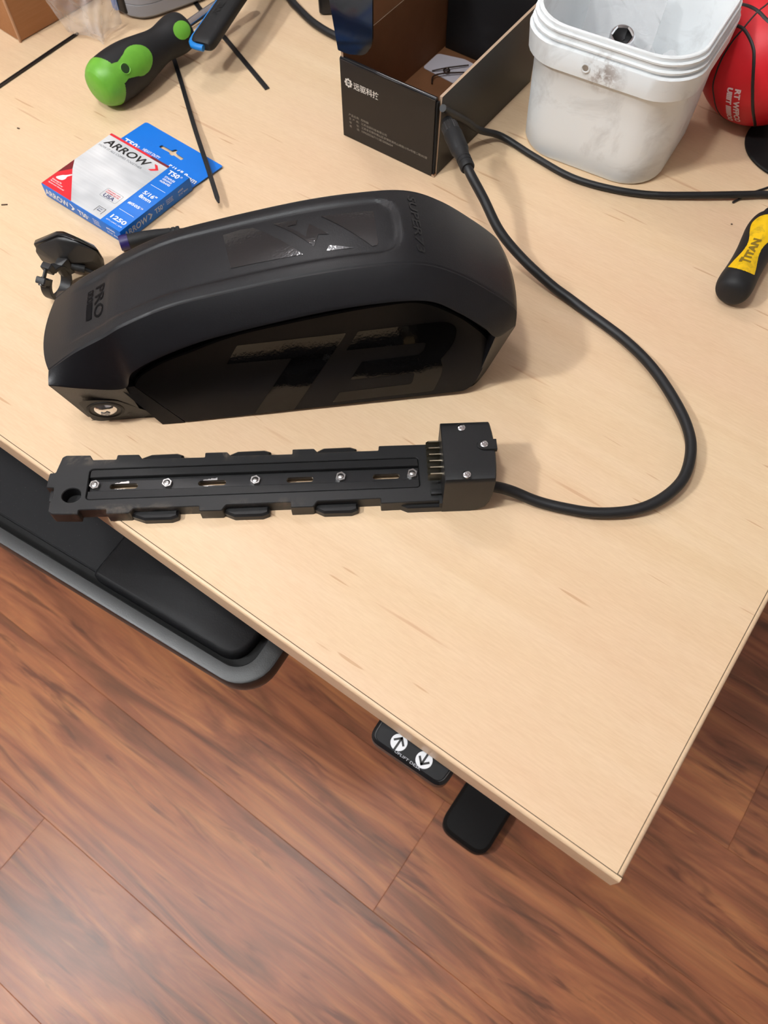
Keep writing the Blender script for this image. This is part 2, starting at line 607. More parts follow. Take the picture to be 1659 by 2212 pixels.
# ------------------------------------------------------------------ e-bike battery
# ridge (u,w) / lower lip (u,v,w) anchors, left end -> right end
RIDGE=[(-.0765,.0640),(-.0520,.0815),(-.0265,.0955),(-.0105,.1045),(.0218,.1180),(.0527,.1255),(.1222,.1372),(.1700,.1408),(.2050,.1388),(.2320,.1262),(.2600,.1040),(.2770,.0880),(.2815,.0810)]
LIP  =[(-.0772,.0040,.0600),(-.0500,.0008,.0555),(-.0225,-.0002,.0530),(-.0105,-.0030,.0740),(.0165,-.0030,.0895),(.0540,-.0030,.1030),(.1222,-.0030,.1172),(.1700,-.0030,.1225),(.2080,-.0030,.1206),(.2312,-.0030,.1060),(.2520,-.0030,.0870),(.2640,-.0015,.0730),(.2810,.0100,.0700)]
RV=.015; WID=.104
def cr(pts,t):
    n=len(pts)-1; t=max(0,min(n-1e-9,t)); i=int(t); f=t-i
    p0=pts[max(i-1,0)];p1=pts[i];p2=pts[i+1];p3=pts[min(i+2,n)]
    return tuple(.5*(2*b+(c-a)*f+(2*a-5*b+4*c-d)*f*f+(3*b-a-3*c+d)*f**3) for a,b,c,d in zip(p0,p1,p2,p3))
def ss(a,b,x):
    x=max(0,min(1,(x-a)/(b-a))); return x*x*(3-2*x)
def chan(u,q):
    # depth of the shallow channel along the spine; q=|v-centre|
    du=ss(.1965,.1915,u)*ss(-.062,-.035,u)
    # rounded corner at the right end
    lim=.0255
    if u>.176: lim=.0255-.010*(max(0,(u-.176)/.0175))**3
    return .0020*du*ss(lim+.0022,lim-.0012,q)
def top(t,v):
    """point of the spine at station t and depth v -> (u,w)"""
    u,w=cr(RIDGE,t); c=WID/2; q=(v-c)/(c-RV)
    bulge=(1-min(1,q*q))
    n=len(RIDGE)-1
    e0=max(0,1-t/2.2); e1=max(0,(t-(n-3.0))/3.0)
    uu=u-.008*bulge*e0**1.5+.0035*bulge*e1
    ww=w+.0035*bulge*(1-e0)*(1-.5*e1)-.004*bulge*e0
    return uu, ww-chan(uu,abs(v-c))

def battery():
    o = empty('bike_battery', (-0.36637, 0.20498, 0), 42.424, 'large black bike battery with a glossy TB decal on its flank', 'battery')
    hullm = plastic('battery_shell', (0.0046, 0.0047, 0.0064, 1), 0.42, 0.40, 0.22, 1000, 0.12)
    BOT = [(-.0660, .013, .0045), (-.0450, .0105, .0004), (-.0215, .010, 0), (-.0105, .009, 0), (.0165, .008, 0), (.0540, .008, 0), (.1222, .008, 0), (.1700, .008, 0),
           (.2080, .008, 0), (.2312, .008, 0), (.2480, .008, 0), (.2560, .010, .0012), (.2660, .018, .006)]
    N = (len(RIDGE) - 1) * 16
    LEAN = .20
    half = [RV + .0006, RV + .0016, RV + .003, .0200, .0242, .0254, .0266, .0280, .0294, .034, .040, .046]
    vs = half + [WID / 2] + [WID - x for x in half[::-1]]
    V, F, rows = [], [], []
    ts = [i / 16 for i in range(N + 1)] + [2.064, 2.067, 10.902, 10.905]
    for t in sorted(ts):
        lu, lv, lw = cr(LIP, t)
        bu, bv, bw = cr(BOT, t)
        pan = 1.0 if 2.0625 < t < 10.9025 else 0.0
        a = (lu, LEAN * lw + .0042 if pan else lv + .0005, lw - .0008)
        bv = max(bv, LEAN * bw + .0042) if pan else bv
        mid = []
        ru, rw = top(t, RV)
        for s_ in (0.04, 0.10, 0.5, 0.90, 0.97):                 # chamfer, very slightly crowned
            c = .0006 * math.sin(math.pi * s_)
            mid.append((lu + (ru - lu) * s_, lv + (RV - lv) * s_ - c, lw + (rw - lw) * s_ + c))
        front = [(bu, bv, max(0.0, bw)), (bu + (a[0] - bu) * .5, bv + (a[1] - bv) * .5, bw + (a[2] - bw) * .5), a, (lu, lv + .0002, lw - .0003)] + mid
        tops = [(top(t, v)[0], v, top(t, v)[1] - (0.0006 if (v < RV + .001 or v > WID - RV - .001) else 0)) for v in vs]
        back = [(p[0], WID - p[1], p[2]) for p in front[::-1]]
        row = front + tops + back
        rows.append(list(range(len(V), len(V) + len(row))))
        V += row
    n = len(rows[0])
    for a, b in zip(rows[:-1], rows[1:]):
        for j in range(n - 1):
            F.append((a[j], a[j + 1], b[j + 1], b[j]))
        F.append((a[n - 1], a[0], b[0], b[n - 1]))
    for r_, u0 in ((rows[0], 1), (rows[-1], -1)):             # end faces below the nose
        T_ = r_[2:n - 2]
        k = len(T_)
        p0, c0 = V[r_[0]], WID / 2
        M_, L_ = [r_[1]], [r_[0]]
        for j in range(1, k - 1):
            q = V[T_[j]]
            v = min(max(q[1], p0[1] + .0004 * j), WID - p0[1] - .0004 * (k - 1 - j))
            e = 1 - ((v - c0) / (c0 - p0[1])) ** 2
            L_.append(len(V)); V.append((p0[0] - u0 * .004 * e, v, p0[2]))
            m_ = V[r_[1]]
            e2 = 1 - ((v - c0) / (c0 - p0[1])) ** 2
            M_.append(len(V)); V.append((m_[0] + (q[0] - V[T_[0]][0]) * .55 - u0 * .003 * e2, v, (q[2] + p0[2]) * .5 if j > 4 else m_[2]))
        M_.append(r_[n - 2]); L_.append(r_[n - 1])
        for j in range(k - 1):
            F.append((T_[j], T_[j + 1], M_[j + 1], M_[j]))
            F.append((M_[j], M_[j + 1], L_[j + 1], L_[j]))
        F.append(tuple(L_))
    mesh('shell', V, F, hullm, o, 24)

    # flank panel: flat plate in the recess, with a bevel leaning back to the lock corner
    pan = plastic('flank_panel', (0.0075, 0.0075, 0.0085, 1), 0.30, 0.16, 0.1, 900)
    LEAN = .20                                                              # the flank leans back a little
    PO = [(-.0182, .0428), (.0125, .0009), (.2462, .0044), (.2547, .0128), (.2610, .0303), (.2630, .0473), (.2620, .0555), (.2563, .0633), (.2402, .0787), (.2185, .0922), (.2062, .0964), (.1955, .0975), (.1667, .0958), (.1313, .0920), (.0740, .0839), (.0501, .0778), (.0337, .0720), (.0074, .0637), (-.0103, .0538), (-.0157, .0480)]
    PO = rpoly(PO, [.002, .002, .006, .006, .006, .006, .005, .006, .01, .01, .006, .006, .02, .02, .02, .01, .01, .01, .005, .003], 3)
    FV = Matrix(((1, 0, 0, 0), (0, LEAN, -1, 0), (0, 1, 0, 0), (0, 0, 0, 1)))     # (u, w, d) -> (u, LEAN w - d, w)
    mb = MB().prism(PO, -.0093, 0.0, bev=.0010, M=FV)
    p = mb.obj('side_panel', pan, o, 30)
    bv = [(-.0180, .0089, .0430), (.0124, .0004, .0011), (-.0060, .0010, .0006), (-.0268, .0012, .0522), (-.0180, .0150, .0430), (.0124, .0150, .0011), (-.0060, .0150, .0006), (-.0268, .0150, .0522)]
    mesh('panel_bevel', bv, [(0, 1, 2, 3), (0, 4, 5, 1), (1, 5, 6, 2), (2, 6, 7, 3), (3, 7, 4, 0), (7, 6, 5, 4)], hullm, p, 30)
    back = [(q[0], WID - 0.0005 - q[1], q[2]) for q in mb.v]
    mesh('side_panel', back, mb.f, pan, o, 30)
    T = [(.0671, .0728), (.1505, .0748), (.1481, .0706), (.1028, .0039), (.0694, .0027), (.1070, .0561), (.0564, .0562)]
    B = [(.1595, .0752), (.2226, .0770), (.2298, .0757), (.2347, .0714), (.2359, .0670), (.2347, .0584), (.2307, .0500), (.2236, .0409), (.2259, .0345), (.2253, .0267), (.2223, .0175), (.2187, .0089), (.1349, .0072), (.1413, .0171), (.1995, .0187), (.2014, .0209), (.2029, .0287), (.2020, .0299), (.1509, .0293), (.1610, .0462), (.2063, .0476), (.2105, .0516), (.2119, .0581), (.2104, .0590), (.1494, .0585)]
    gm = NT('gloss_decal').set(0.06, 0, 0.36)
    gm.base((0.0035, 0.0035, 0.004, 1))
    gm.bump(gm.noise(gm.coord(), 420, 2), 0.10, 0.0005)
    flat('flank_decal', [rpoly(T, .0012, 2), rpoly(B, [.001, .004, .006, .005, .005, .006, .006, .002, .005, .006, .004, .002, .001, .001, .001, .003, .004, .001, .001, .001, .003, .005, .003, .001, .001], 3)],
         lambda a, b: Vector((a, LEAN * b - .00025, b)), gm.m, p)

    # glossy mark on the spine
    def spine(polys, name, mat, lift=.0003):
        b = bmesh.new()
        for pl in polys:
            vs_ = [b.verts.new((q[0], q[1] * 40, 0)) for q in pl]
            for t3 in tessellate_polygon([[Vector((q[0], q[1] * 40, 0)) for q in pl]]):
                try: b.faces.new([vs_[i] for i in t3])
                except ValueError: pass
        for _ in range(3):
            bmesh.ops.subdivide_edges(b, edges=b.edges[:], cuts=1, use_grid_fill=True)
        b.verts.index_update()
        V2 = []
        for x in b.verts:
            u, w_ = top(x.co.x, x.co.y / 40)
            V2.append((u, x.co.y / 40, w_ + lift))
        F2 = [tuple(q.index for q in f_.verts) for f_ in b.faces]
        b.free()
        return mesh(name, V2, F2, mat, o, 60)
    sm = NT('spine_gloss').set(0.05, 0, 1.0, Coat_Weight=0.6, Coat_Roughness=0.04)
    sm.base((0.006, 0.006, 0.007, 1))
    nz = sm.noise(sm.coord(), 520, 2, 0.5)
    sm.bump(nz, 0.16, 0.0006)
    spine([[(5.253, .0701), (5.425, .0715), (5.554, .0704), (5.627, .0654), (6.042, .0341), (5.321, .0353)],
           [(5.75, .0698), (6.015, .0691), (5.996, .0641), (5.896, .0640), (6.100, .0500), (6.159, .0621), (6.424, .0486), (6.271, .0500), (6.193, .0393)],
           [(6.331, .0684), (7.211, .0672), (7.200, .0352), (7.174, .0332), (7.092, .0325)],
           [(6.361, .0337), (6.402, .0383), (6.782, .0331)]], 'spine_decal', sm.m)

    # printed name on the nose (reads from the far side towards the camera)
    def onspine(t0, t1, v0, v1, lift):
        def fn(a, b):
            u, w_ = top(t0 + (t1 - t0) * b, v0 + (v1 - v0) * a)
            return Vector((u, v0 + (v1 - v0) * a, w_ + lift))
        return fn
    fn = onspine(1.655, 1.965, .0685, .0365, .0003)
    text([('PRO', 0, 0, 1, 1, .012)], fn, plastic('name_ink', (0.002, 0.002, 0.003, 1), 0.3, 0.06), o, 'name_print', 60)
    fn2 = onspine(1.415, 1.585, .0685, .0385, .0003)
    polys, holes = [], []
    for k in range(3):
        a0 = .02 + k * .135
        polys.append([(a0, 0), (a0 + .115, 0), (a0 + .115, 1), (a0, 1)])
        holes.append((k, [(a0 + .03, .22), (a0 + .085, .22), (a0 + .085, .78), (a0 + .03, .78)]))
    polys.append([(.44 + i * .0, j) for i, j in ((0, 0),)] + [(.72, 0), (1, 0), (1, 1), (.72, 1), (.44, 1)])
    flat('level_marks', polys, fn2, plastic('name_ink', (0, 0, 0, 1)), o, holes)
    # moulded name across the spine
    fn3 = onspine(7.985, 8.175, .0815, .0240, .0005)
    text([('SUPER73', 0, 0, 1, 1, .01, .15)], fn3, plastic('moulded_name', (0.010, 0.010, 0.011, 1), 0.3), o, 'moulded_name', 60)

    # lock in the low corner
    fz = lambda w_: .0105 + (0.0 if w_ < .0 else 0) - .0105 * (w_ / .0535)      # lock face leans out to the belt line
    def onf(a, b, d=0.0):
        return Vector((a, fz(b) - d, b))
    pl = [(-.0625, .0385), (-.0520, .0392), (-.0335, .0345), (-.0105, .0045), (-.0130, .0012), (-.0570, .0012), (-.0620, .0050)]
    plr = rpoly(pl, .003, 3)
    flat('lock_recess', [plr], lambda a, b: onf(a, b, .0004), plastic('lock_recess', (0.007, 0.007, 0.007, 1), 0.5), o)
    nrm = Vector((0, -1, -.196)).normalized()
    M = axis(onf(-.0466, .0205, .0002), nrm, (0, 0, 1))
    MB().lathe([(.0148, -.001), (.0146, .0006), (.0128, .0011), (.0112, -.0004), (.0108, -.002)], 40, M).obj('lock_bezel', BLKM, o)
    lk = MB().lathe([(0, .0034), (.0030, .0031), (.0060, .0023), (.0084, .0011), (.0096, -.0006), (.0096, -.003)], 40, M).obj('lock_cylinder', CHR, o)
    key = Matrix.Translation(M.translation) @ M.to_3x3().to_4x4()
    MB().prism(rpoly([(-.0040, -.0012), (-.0012, -.0018), (0, -.0042), (.0022, -.0030), (.0040, .0006), (.0020, .0032), (-.0006, .0016), (-.0030, .0026)], .0005, 2), .0022, .0036, bev=.0003, M=M).obj('key_cover', plastic('dark_steel', (0.22, 0.23, 0.26, 1), 0.2, 0.5, 0, 1, 0, 1.0), lk)
    ink = plastic('lock_ink', (0.002, 0.002, 0.002, 1), 0.4)
    arc = [(-.0558 + .0222 * i / 12, .0048 - .0012 * math.sin(math.pi * i / 12)) for i in range(13)]
    st = [(a, b + .0005) for a, b in arc] + [(a, b - .0005) for a, b in arc[::-1]]
    lockp = [(-.0626, .0050), (-.0585, .0040), (-.0585, .0050), (-.0626, .0060)]
    sh1 = [(-.0610, .0066), (-.0604, .0088), (-.0586, .0088), (-.0580, .0060), (-.0588, .0060), (-.0592, .0078), (-.0600, .0078), (-.0604, .0064)]
    lock2 = [(-.0325, .0080), (-.0285, .0072), (-.0285, .0084), (-.0325, .0092)]
    sh2 = [(-.0320, .0100), (-.0300, .0116), (-.0278, .0108), (-.0280, .0098), (-.0300, .0104), (-.0312, .0094)]
    flat('lock_marks', [st, lockp, sh1, lock2, sh2], lambda a, b: onf(a, b, .0008), ink, o)
battery()

# ------------------------------------------------------------------ battery cradle with its cable
def cradle():
    o = empty('battery_cradle', (-0.3639, 0.1123, 0), 38.0085, 'long black battery mounting rail with bolted strip, end block and attached cable', 'battery mount')
    I = inv_of(o)
    # worn black plastic: pale scuffs along the outer lips
    t = NT('worn_plastic').set(0.45, 0, 0.45)
    v = t.coord()
    a = t.noise(v, 55, 5, 0.65, 0.6)
    b2 = t.noise(t.coord('Object', (60, 260, 60)), 1.0, 4, 0.6)
    sx = t.n('ShaderNodeSeparateXYZ'); t.l(v, sx.inputs[0])
    side = t.math('ABSOLUTE', t.math('SUBTRACT', sx.outputs[1], 0.0128))
    edge = t.ramp(t.math('MULTIPLY', side, 30.0), [(0.50, (0, 0, 0, 1)), (0.66, (1, 1, 1, 1))])
    left = t.ramp(t.math('MULTIPLY_ADD', sx.outputs[0], -3.0), [(0.0, (1, 1, 1, 1)), (1.0, (1, 1, 1, 1))])
    fade = t.ramp(t.math('ADD', sx.outputs[0], 0.3), [(0.42, (1, 1, 1, 1)), (0.50, (0, 0, 0, 1))])
    m = t.math('MULTIPLY', t.ramp(a, [(0.50, (0, 0, 0, 1)), (0.72, (1, 1, 1, 1))]), edge)
    m = t.math('MULTIPLY', m, fade)
    m = t.math('MULTIPLY', m, t.ramp(b2, [(0.3, (0.25, 0.25, 0.25, 1)), (0.7, (1, 1, 1, 1))]))
    t.base(t.mix(t.math('MULTIPLY', m, 0.55), (0.0105, 0.0105, 0.0112, 1), lin('8a7a6c')))
    t.bump(a, 0.1, 0.0004)
    worn = t.m
    top = 0.012
    fr = [(-.0245, -.0120), (-.0045, -.0130), (-.0044, -.0092), (.0165, -.0094), (.0167, -.0134), (.0341, -.0136), (.0372, -.0096), (.0869, -.0099), (.0872, -.0141),
          (.1043, -.0144), (.1075, -.0096), (.1566, -.0094), (.1567, -.0142), (.1738, -.0142), (.1770, -.0095), (.2253, -.0091), (.2254, -.0135), (.2760, -.0130)]
    bk = [(.2760, .0386), (.2258, .0389), (.2253, .0346), (.1775, .0346), (.1744, .0386), (.1574, .0386), (.1574, .0342), (.1090, .0346), (.1058, .0384),
          (.0886, .0386), (.0886, .0343), (.0395, .0348), (.0364, .0391), (.0195, .0395), (.0190, .0353), (.0006, .0356), (-.0019, .0400),
          (-.0210, .0407), (-.0236, .0390), (-.0269, .0251), (-.0314, .0247), (-.0323, .0117), (-.0262, .0112), (-.0262, .0010), (-.0275, -.0012), (-.0275, -.0095)]
    rec = rrect(-.0003, .2563, -.0004, .0268, .0028)
    hole = circle(-.0116, .0040, .0072, 28, .0062)
    out = rpoly(fr + bk, .0008, 2)
    MB().prism(out, 0.0, top, holes=[rec, hole], bev=0.0006).obj('base', worn, o)
    # the socket under the round hole, a lower ledge at the notch
    MB().prism(circle(-.0116, .0040, .0088, 28), 0.0, 0.0012).obj('hole_floor', BLKM, o)
    MB().box(-.0300, -.0258, .0012, .0110, 0.0, 0.0085, 0.0008).obj('latch_ledge', BLKM, o)
    # side bars and the metal strip between them
    MB().prism(rpoly([(.0002, -.0001), (.2560, -.0001), (.2560, .0072), (.0002, .0072)], [.0025, .0025, 0, 0]), 0.0, 0.0114, bev=0.0004).obj('side_bar', BLK, o)
    MB().prism(rpoly([(.0002, .0195), (.2560, .0195), (.2560, .0265), (.0002, .0265)], [0, 0, .0025, .0025]), 0.0, 0.0114, bev=0.0004).obj('side_bar', BLK, o)
    slots = [(.0153, .0373), (.0839, .1058), (.1527, .1738), (.2199, .2412)]
    sv = 0.0127
    strip = MB().prism([(.0004, .0074), (.2558, .0074), (.2558, .0193), (.0004, .0193)], 0.0048, 0.0080, holes=[rrect(a_, b_, sv - .0023, sv + .0023, .00229) for a_, b_ in slots])
    st = strip.obj('metal_strip', plastic('anodised_black', (0.011, 0.011, 0.012, 1), 0.34, 0.5, 0.05, 800), o)
    # bright metal where the anodising is worn at two slots
    bare = plastic('bare_metal', (0.75, 0.74, 0.73, 1), 0.3, 0.5, 0.5, 900, 0, 1.0)
    random.seed(3)
    for (a_, b_) in slots[:2]:
        ln = b_ - a_
        hi, lo = [], []
        for i in range(13):
            s_ = i / 12
            x = a_ + ln * (.18 + .50 * s_)
            hi.append((x, sv + .0023 + (.0007 + .0018 * s_) * random.uniform(.5, 1.1)))
            lo.append((x, sv - .0023 - .0007 * random.uniform(.2, 1.2) * math.sin(math.pi * min(1, s_ + .1))))
        f1 = hi + [(hi[-1][0], sv + .00232), (hi[0][0], sv + .00232)]
        f2 = [(lo[0][0], sv - .00232)] + [(lo[-1][0], sv - .00232)] + lo[::-1]
        flat('worn_edge', [f1, f2], lambda p, q: Vector((p, q, .00822)), bare, st)
    for x, y in ((.0041, .0139), (.0602, .0132), (.1287, .0129), (.1952, .0132), (.2510, .0137)):
        nb = MB().prism(circle(x, y, .0042, 6, a0=.3), .0080, .0106, holes=[circle(x, y, .0024, 20)], bev=.0003)
        nt = nb.obj('nut', STL, o)
        MB().lathe([(0, .0109), (.0014, .0109), (.0022, .0105), (.0023, .0075)], 20, Matrix.Translation((x, y, 0))).obj('bolt_end', STL, nt)
    # sliding hooks, three a side
    for u0, u1, u2, u3 in ((.0345, .0446, .0650, .0702), (.1046, .1132, .1345, .1398), (.1742, .1817, .2030, .2080)):
        for sgn in (1, -1):
            q = [(u0 - .001, -.0085), (u0, -.0128), (u1, -.0169), (u2, -.0171), (u3, -.0150), (u3, -.0085)]
            if sgn < 0:
                q = [(a_, .0256 - b_) for a_, b_ in q]
            h = MB().prism(rpoly(q, .0006, 2), 0.0, 0.0068, bev=0.0016)
            h.obj('slide_hook', BLK, o)
    for sgn in (1, -1):
        q = [(.232, -.009), (.246, -.0160), (.276, -.0160), (.276, -.009)]
        if sgn < 0:
            q = [(a_, .0256 - b_) for a_, b_ in q]
        MB().prism(rpoly(q, .0006, 2), 0.0, 0.0075, bev=0.0008).obj('side_flare', BLK, o)
    # connector block
    v_, f_, rows = [], [], []
    vv = [-.0163, -.0158, -.0146, -.0120, -.005, .005, .015, .025, .0312, .0336, .0349, .0354]
    for y in vv:
        s_ = (y - .0095) / .026
        bu = .0022 * (1 - s_ * s_)
        dz = 0.0
        for e in (y + .0163, .0354 - y):
            if e < .0045:
                dz = max(dz, .0045 - math.sqrt(max(0, .0045 ** 2 - (.0045 - e) ** 2)))
        if y > 0: dz *= .35
        zt = .0462 - dz
        row = [(.2722, y, 0.0), (.2940, y, 0.0), (.3000, y, .0016), (.3050, y, .0060), (.3075 + bu * .5, y, .0130), (.3090 + bu, y, .0230), (.3092 + bu, y, zt - .0010), (.3084 + bu, y, zt), (.2728, y, zt), (.2722, y, zt - .0006)]
        rows.append(list(range(len(v_), len(v_) + len(row))))
        v_ += row
    n = len(rows[0])
    for a_, b_ in zip(rows[:-1], rows[1:]):
        for j in range(n):
            f_.append((a_[j], a_[(j + 1) % n], b_[(j + 1) % n], b_[j]))
    f_ += [tuple(rows[0]), tuple(rows[-1][::-1])]
    cv = mesh('connector_block', v_, f_, BLK, o, 30)
    MB().prism(rpoly([(.2700, -.0158), (.2735, -.0158), (.2735, .034), (.2700, .034)], .0003, 1), 0.0, 0.0125).obj('block_foot', BLKM, o)
    # screws
    for x, y in ((.2879, .0297), (.2883, -.0115)):
        MB().lathe([(.0040, .04625), (.0040, .0464), (.0034, .0464), (.0032, .0462)], 24, Matrix.Translation((x, y, 0))).obj('screw_well', plastic('well_black', (0.003, 0.003, 0.003, 1), 0.6), cv)
        s_ = MB().lathe([(.0029, .0460), (.0029, .0469), (.0024, .0472), (.0013, .0472), (.0011, .0466), (0, .0465)], 24, Matrix.Translation((x, y, 0))).obj('screw', CHR, cv)
    tabp = rpoly([(.3128, .0090), (.3128, .0182), (.3030, .0182), (.2982, .0160), (.2978, .0115), (.3020, .0090)], [.0003, .0003, .003, .004, .004, .003], 4)
    MB().prism(tabp, .0440, .0476, bev=.0004).obj('strap_tab', BLK, cv)
    MB().lathe([(.0034, .0476), (.0034, .0478), (.0030, .0478)], 24, Matrix.Translation((.3032, .0135, 0))).obj('screw_well', plastic('well_black', (0, 0, 0, 1)), cv)
    MB().lathe([(.0029, .0474), (.0029, .0482), (.0024, .0485), (.0013, .0485), (.0011, .0479), (0, .0478)], 24, Matrix.Translation((.3032, .0135, 0))).obj('screw', CHR, cv)
    # six blade terminals
    gold = plastic('nickel_brass', (0.62, 0.56, 0.42, 1), 0.22, 0.5, 0, 1, 0, 1.0)
    for i in range(6):
        y = .0300 - .00575 * i
        q = [(.2740, .0190), (.2630, .0190), (.2618, .0200), (.2618, .0268), (.2636, .0288), (.2740, .0288)]
        FV = Matrix(((1, 0, 0, 0), (0, 0, 1, y - .0006), (0, 1, 0, 0), (0, 0, 0, 1)))
        MB().prism(q, 0, .0012, M=FV, bev=.0002).obj('terminal_blade', gold, cv)
    MB().box(.2640, .2724, -.0085, -.0042, .0121, .0150, .0004).obj('guide_post', BLKM, o)
    # cable and plug
    wp = [(-.1205, .2985, .0150), (-.1120, .3040, .0130), (-.1020, .3095, .0090), (-0.0832, 0.3151, 0.0050), (-0.0628, 0.3224, 0.0046), (-0.0406, 0.3330, 0.0050), (-0.0186, 0.3507, 0.0065), (-0.0058, 0.3705, 0.0090), (-0.0005, 0.3942, 0.0110), (-0.0057, 0.4184, 0.0120), (-0.0167, 0.4374, 0.0120), (-0.0370, 0.4574, 0.0110), (-0.0689, 0.4805, 0.0090), (-0.1024, 0.4964, 0.0062), (-0.1441, 0.5070, 0.0048), (-0.1654, 0.5115, 0.0052), (-0.1863, 0.5137, 0.0080), (-0.2189, 0.5170, 0.0175), (-0.2480, 0.5213, 0.0310), (-0.2736, 0.5315, 0.0470), (-0.2923, 0.5381, 0.0585), (-0.3009, 0.5431, 0.0620)]
    path = crv(wp, 6)
    cab = MB().tube(path, .0044, 14).obj('cable', CABM, o, inv=I)
    p0, p1 = Vector((-.2990, .5420, .0614)), Vector((-.3455, .5812, .0622))
    M = axis(p0, p1 - p0)
    L = (p1 - p0).length
    prof = [(0, -.001), (.0058, -.001), (.0066, .0005), (.0066, .004), (.0060, .0046), (.0060, .006), (.0066, .0066), (.0066, .0085), (.0060, .0091), (.0060, .0105), (.0066, .0111), (.0066, .0130), (.0060, .0136),
            (.0063, .0150), (.0070, .0205), (.0072, .0218), (.0082, .0240), (.0084, .0360), (.0087, .0450), (.0086, .0462), (.0078, .0466), (.0078, .0474)]
    I4 = I
    pl = MB().lathe([(r, z) for r, z in prof] + [(0, .0474)], 28, M).obj('plug', RUB, cab, inv=I4)
    ring = [(.0080 if k % 2 else .0074) for k in range(44)]
    v2, f2 = [], []
    for zz in (.0472, .0580):
        for k in range(44):
            a_ = 2 * math.pi * k / 44
            v2.append(M @ Vector((ring[k] * math.cos(a_), ring[k] * math.sin(a_), zz)))
    for k in range(44):
        f2.append((k, (k + 1) % 44, 44 + (k + 1) % 44, 44 + k))
    f2 += [tuple(range(44))[::-1], tuple(range(44, 88))]
    mesh('knurled_collar', [I4 @ x for x in v2], f2, plastic('collar', (0.02, 0.02, 0.021, 1), 0.3), pl, 20)
    MB().lathe([(.0050, .0578), (.0052, .0590), (.0052, .0655), (.0047, .0660), (.0043, .0655), (.0043, .0600), (0, .0600)], 28, M).obj('plug_tip', BLK, pl, inv=I4)
cradle()

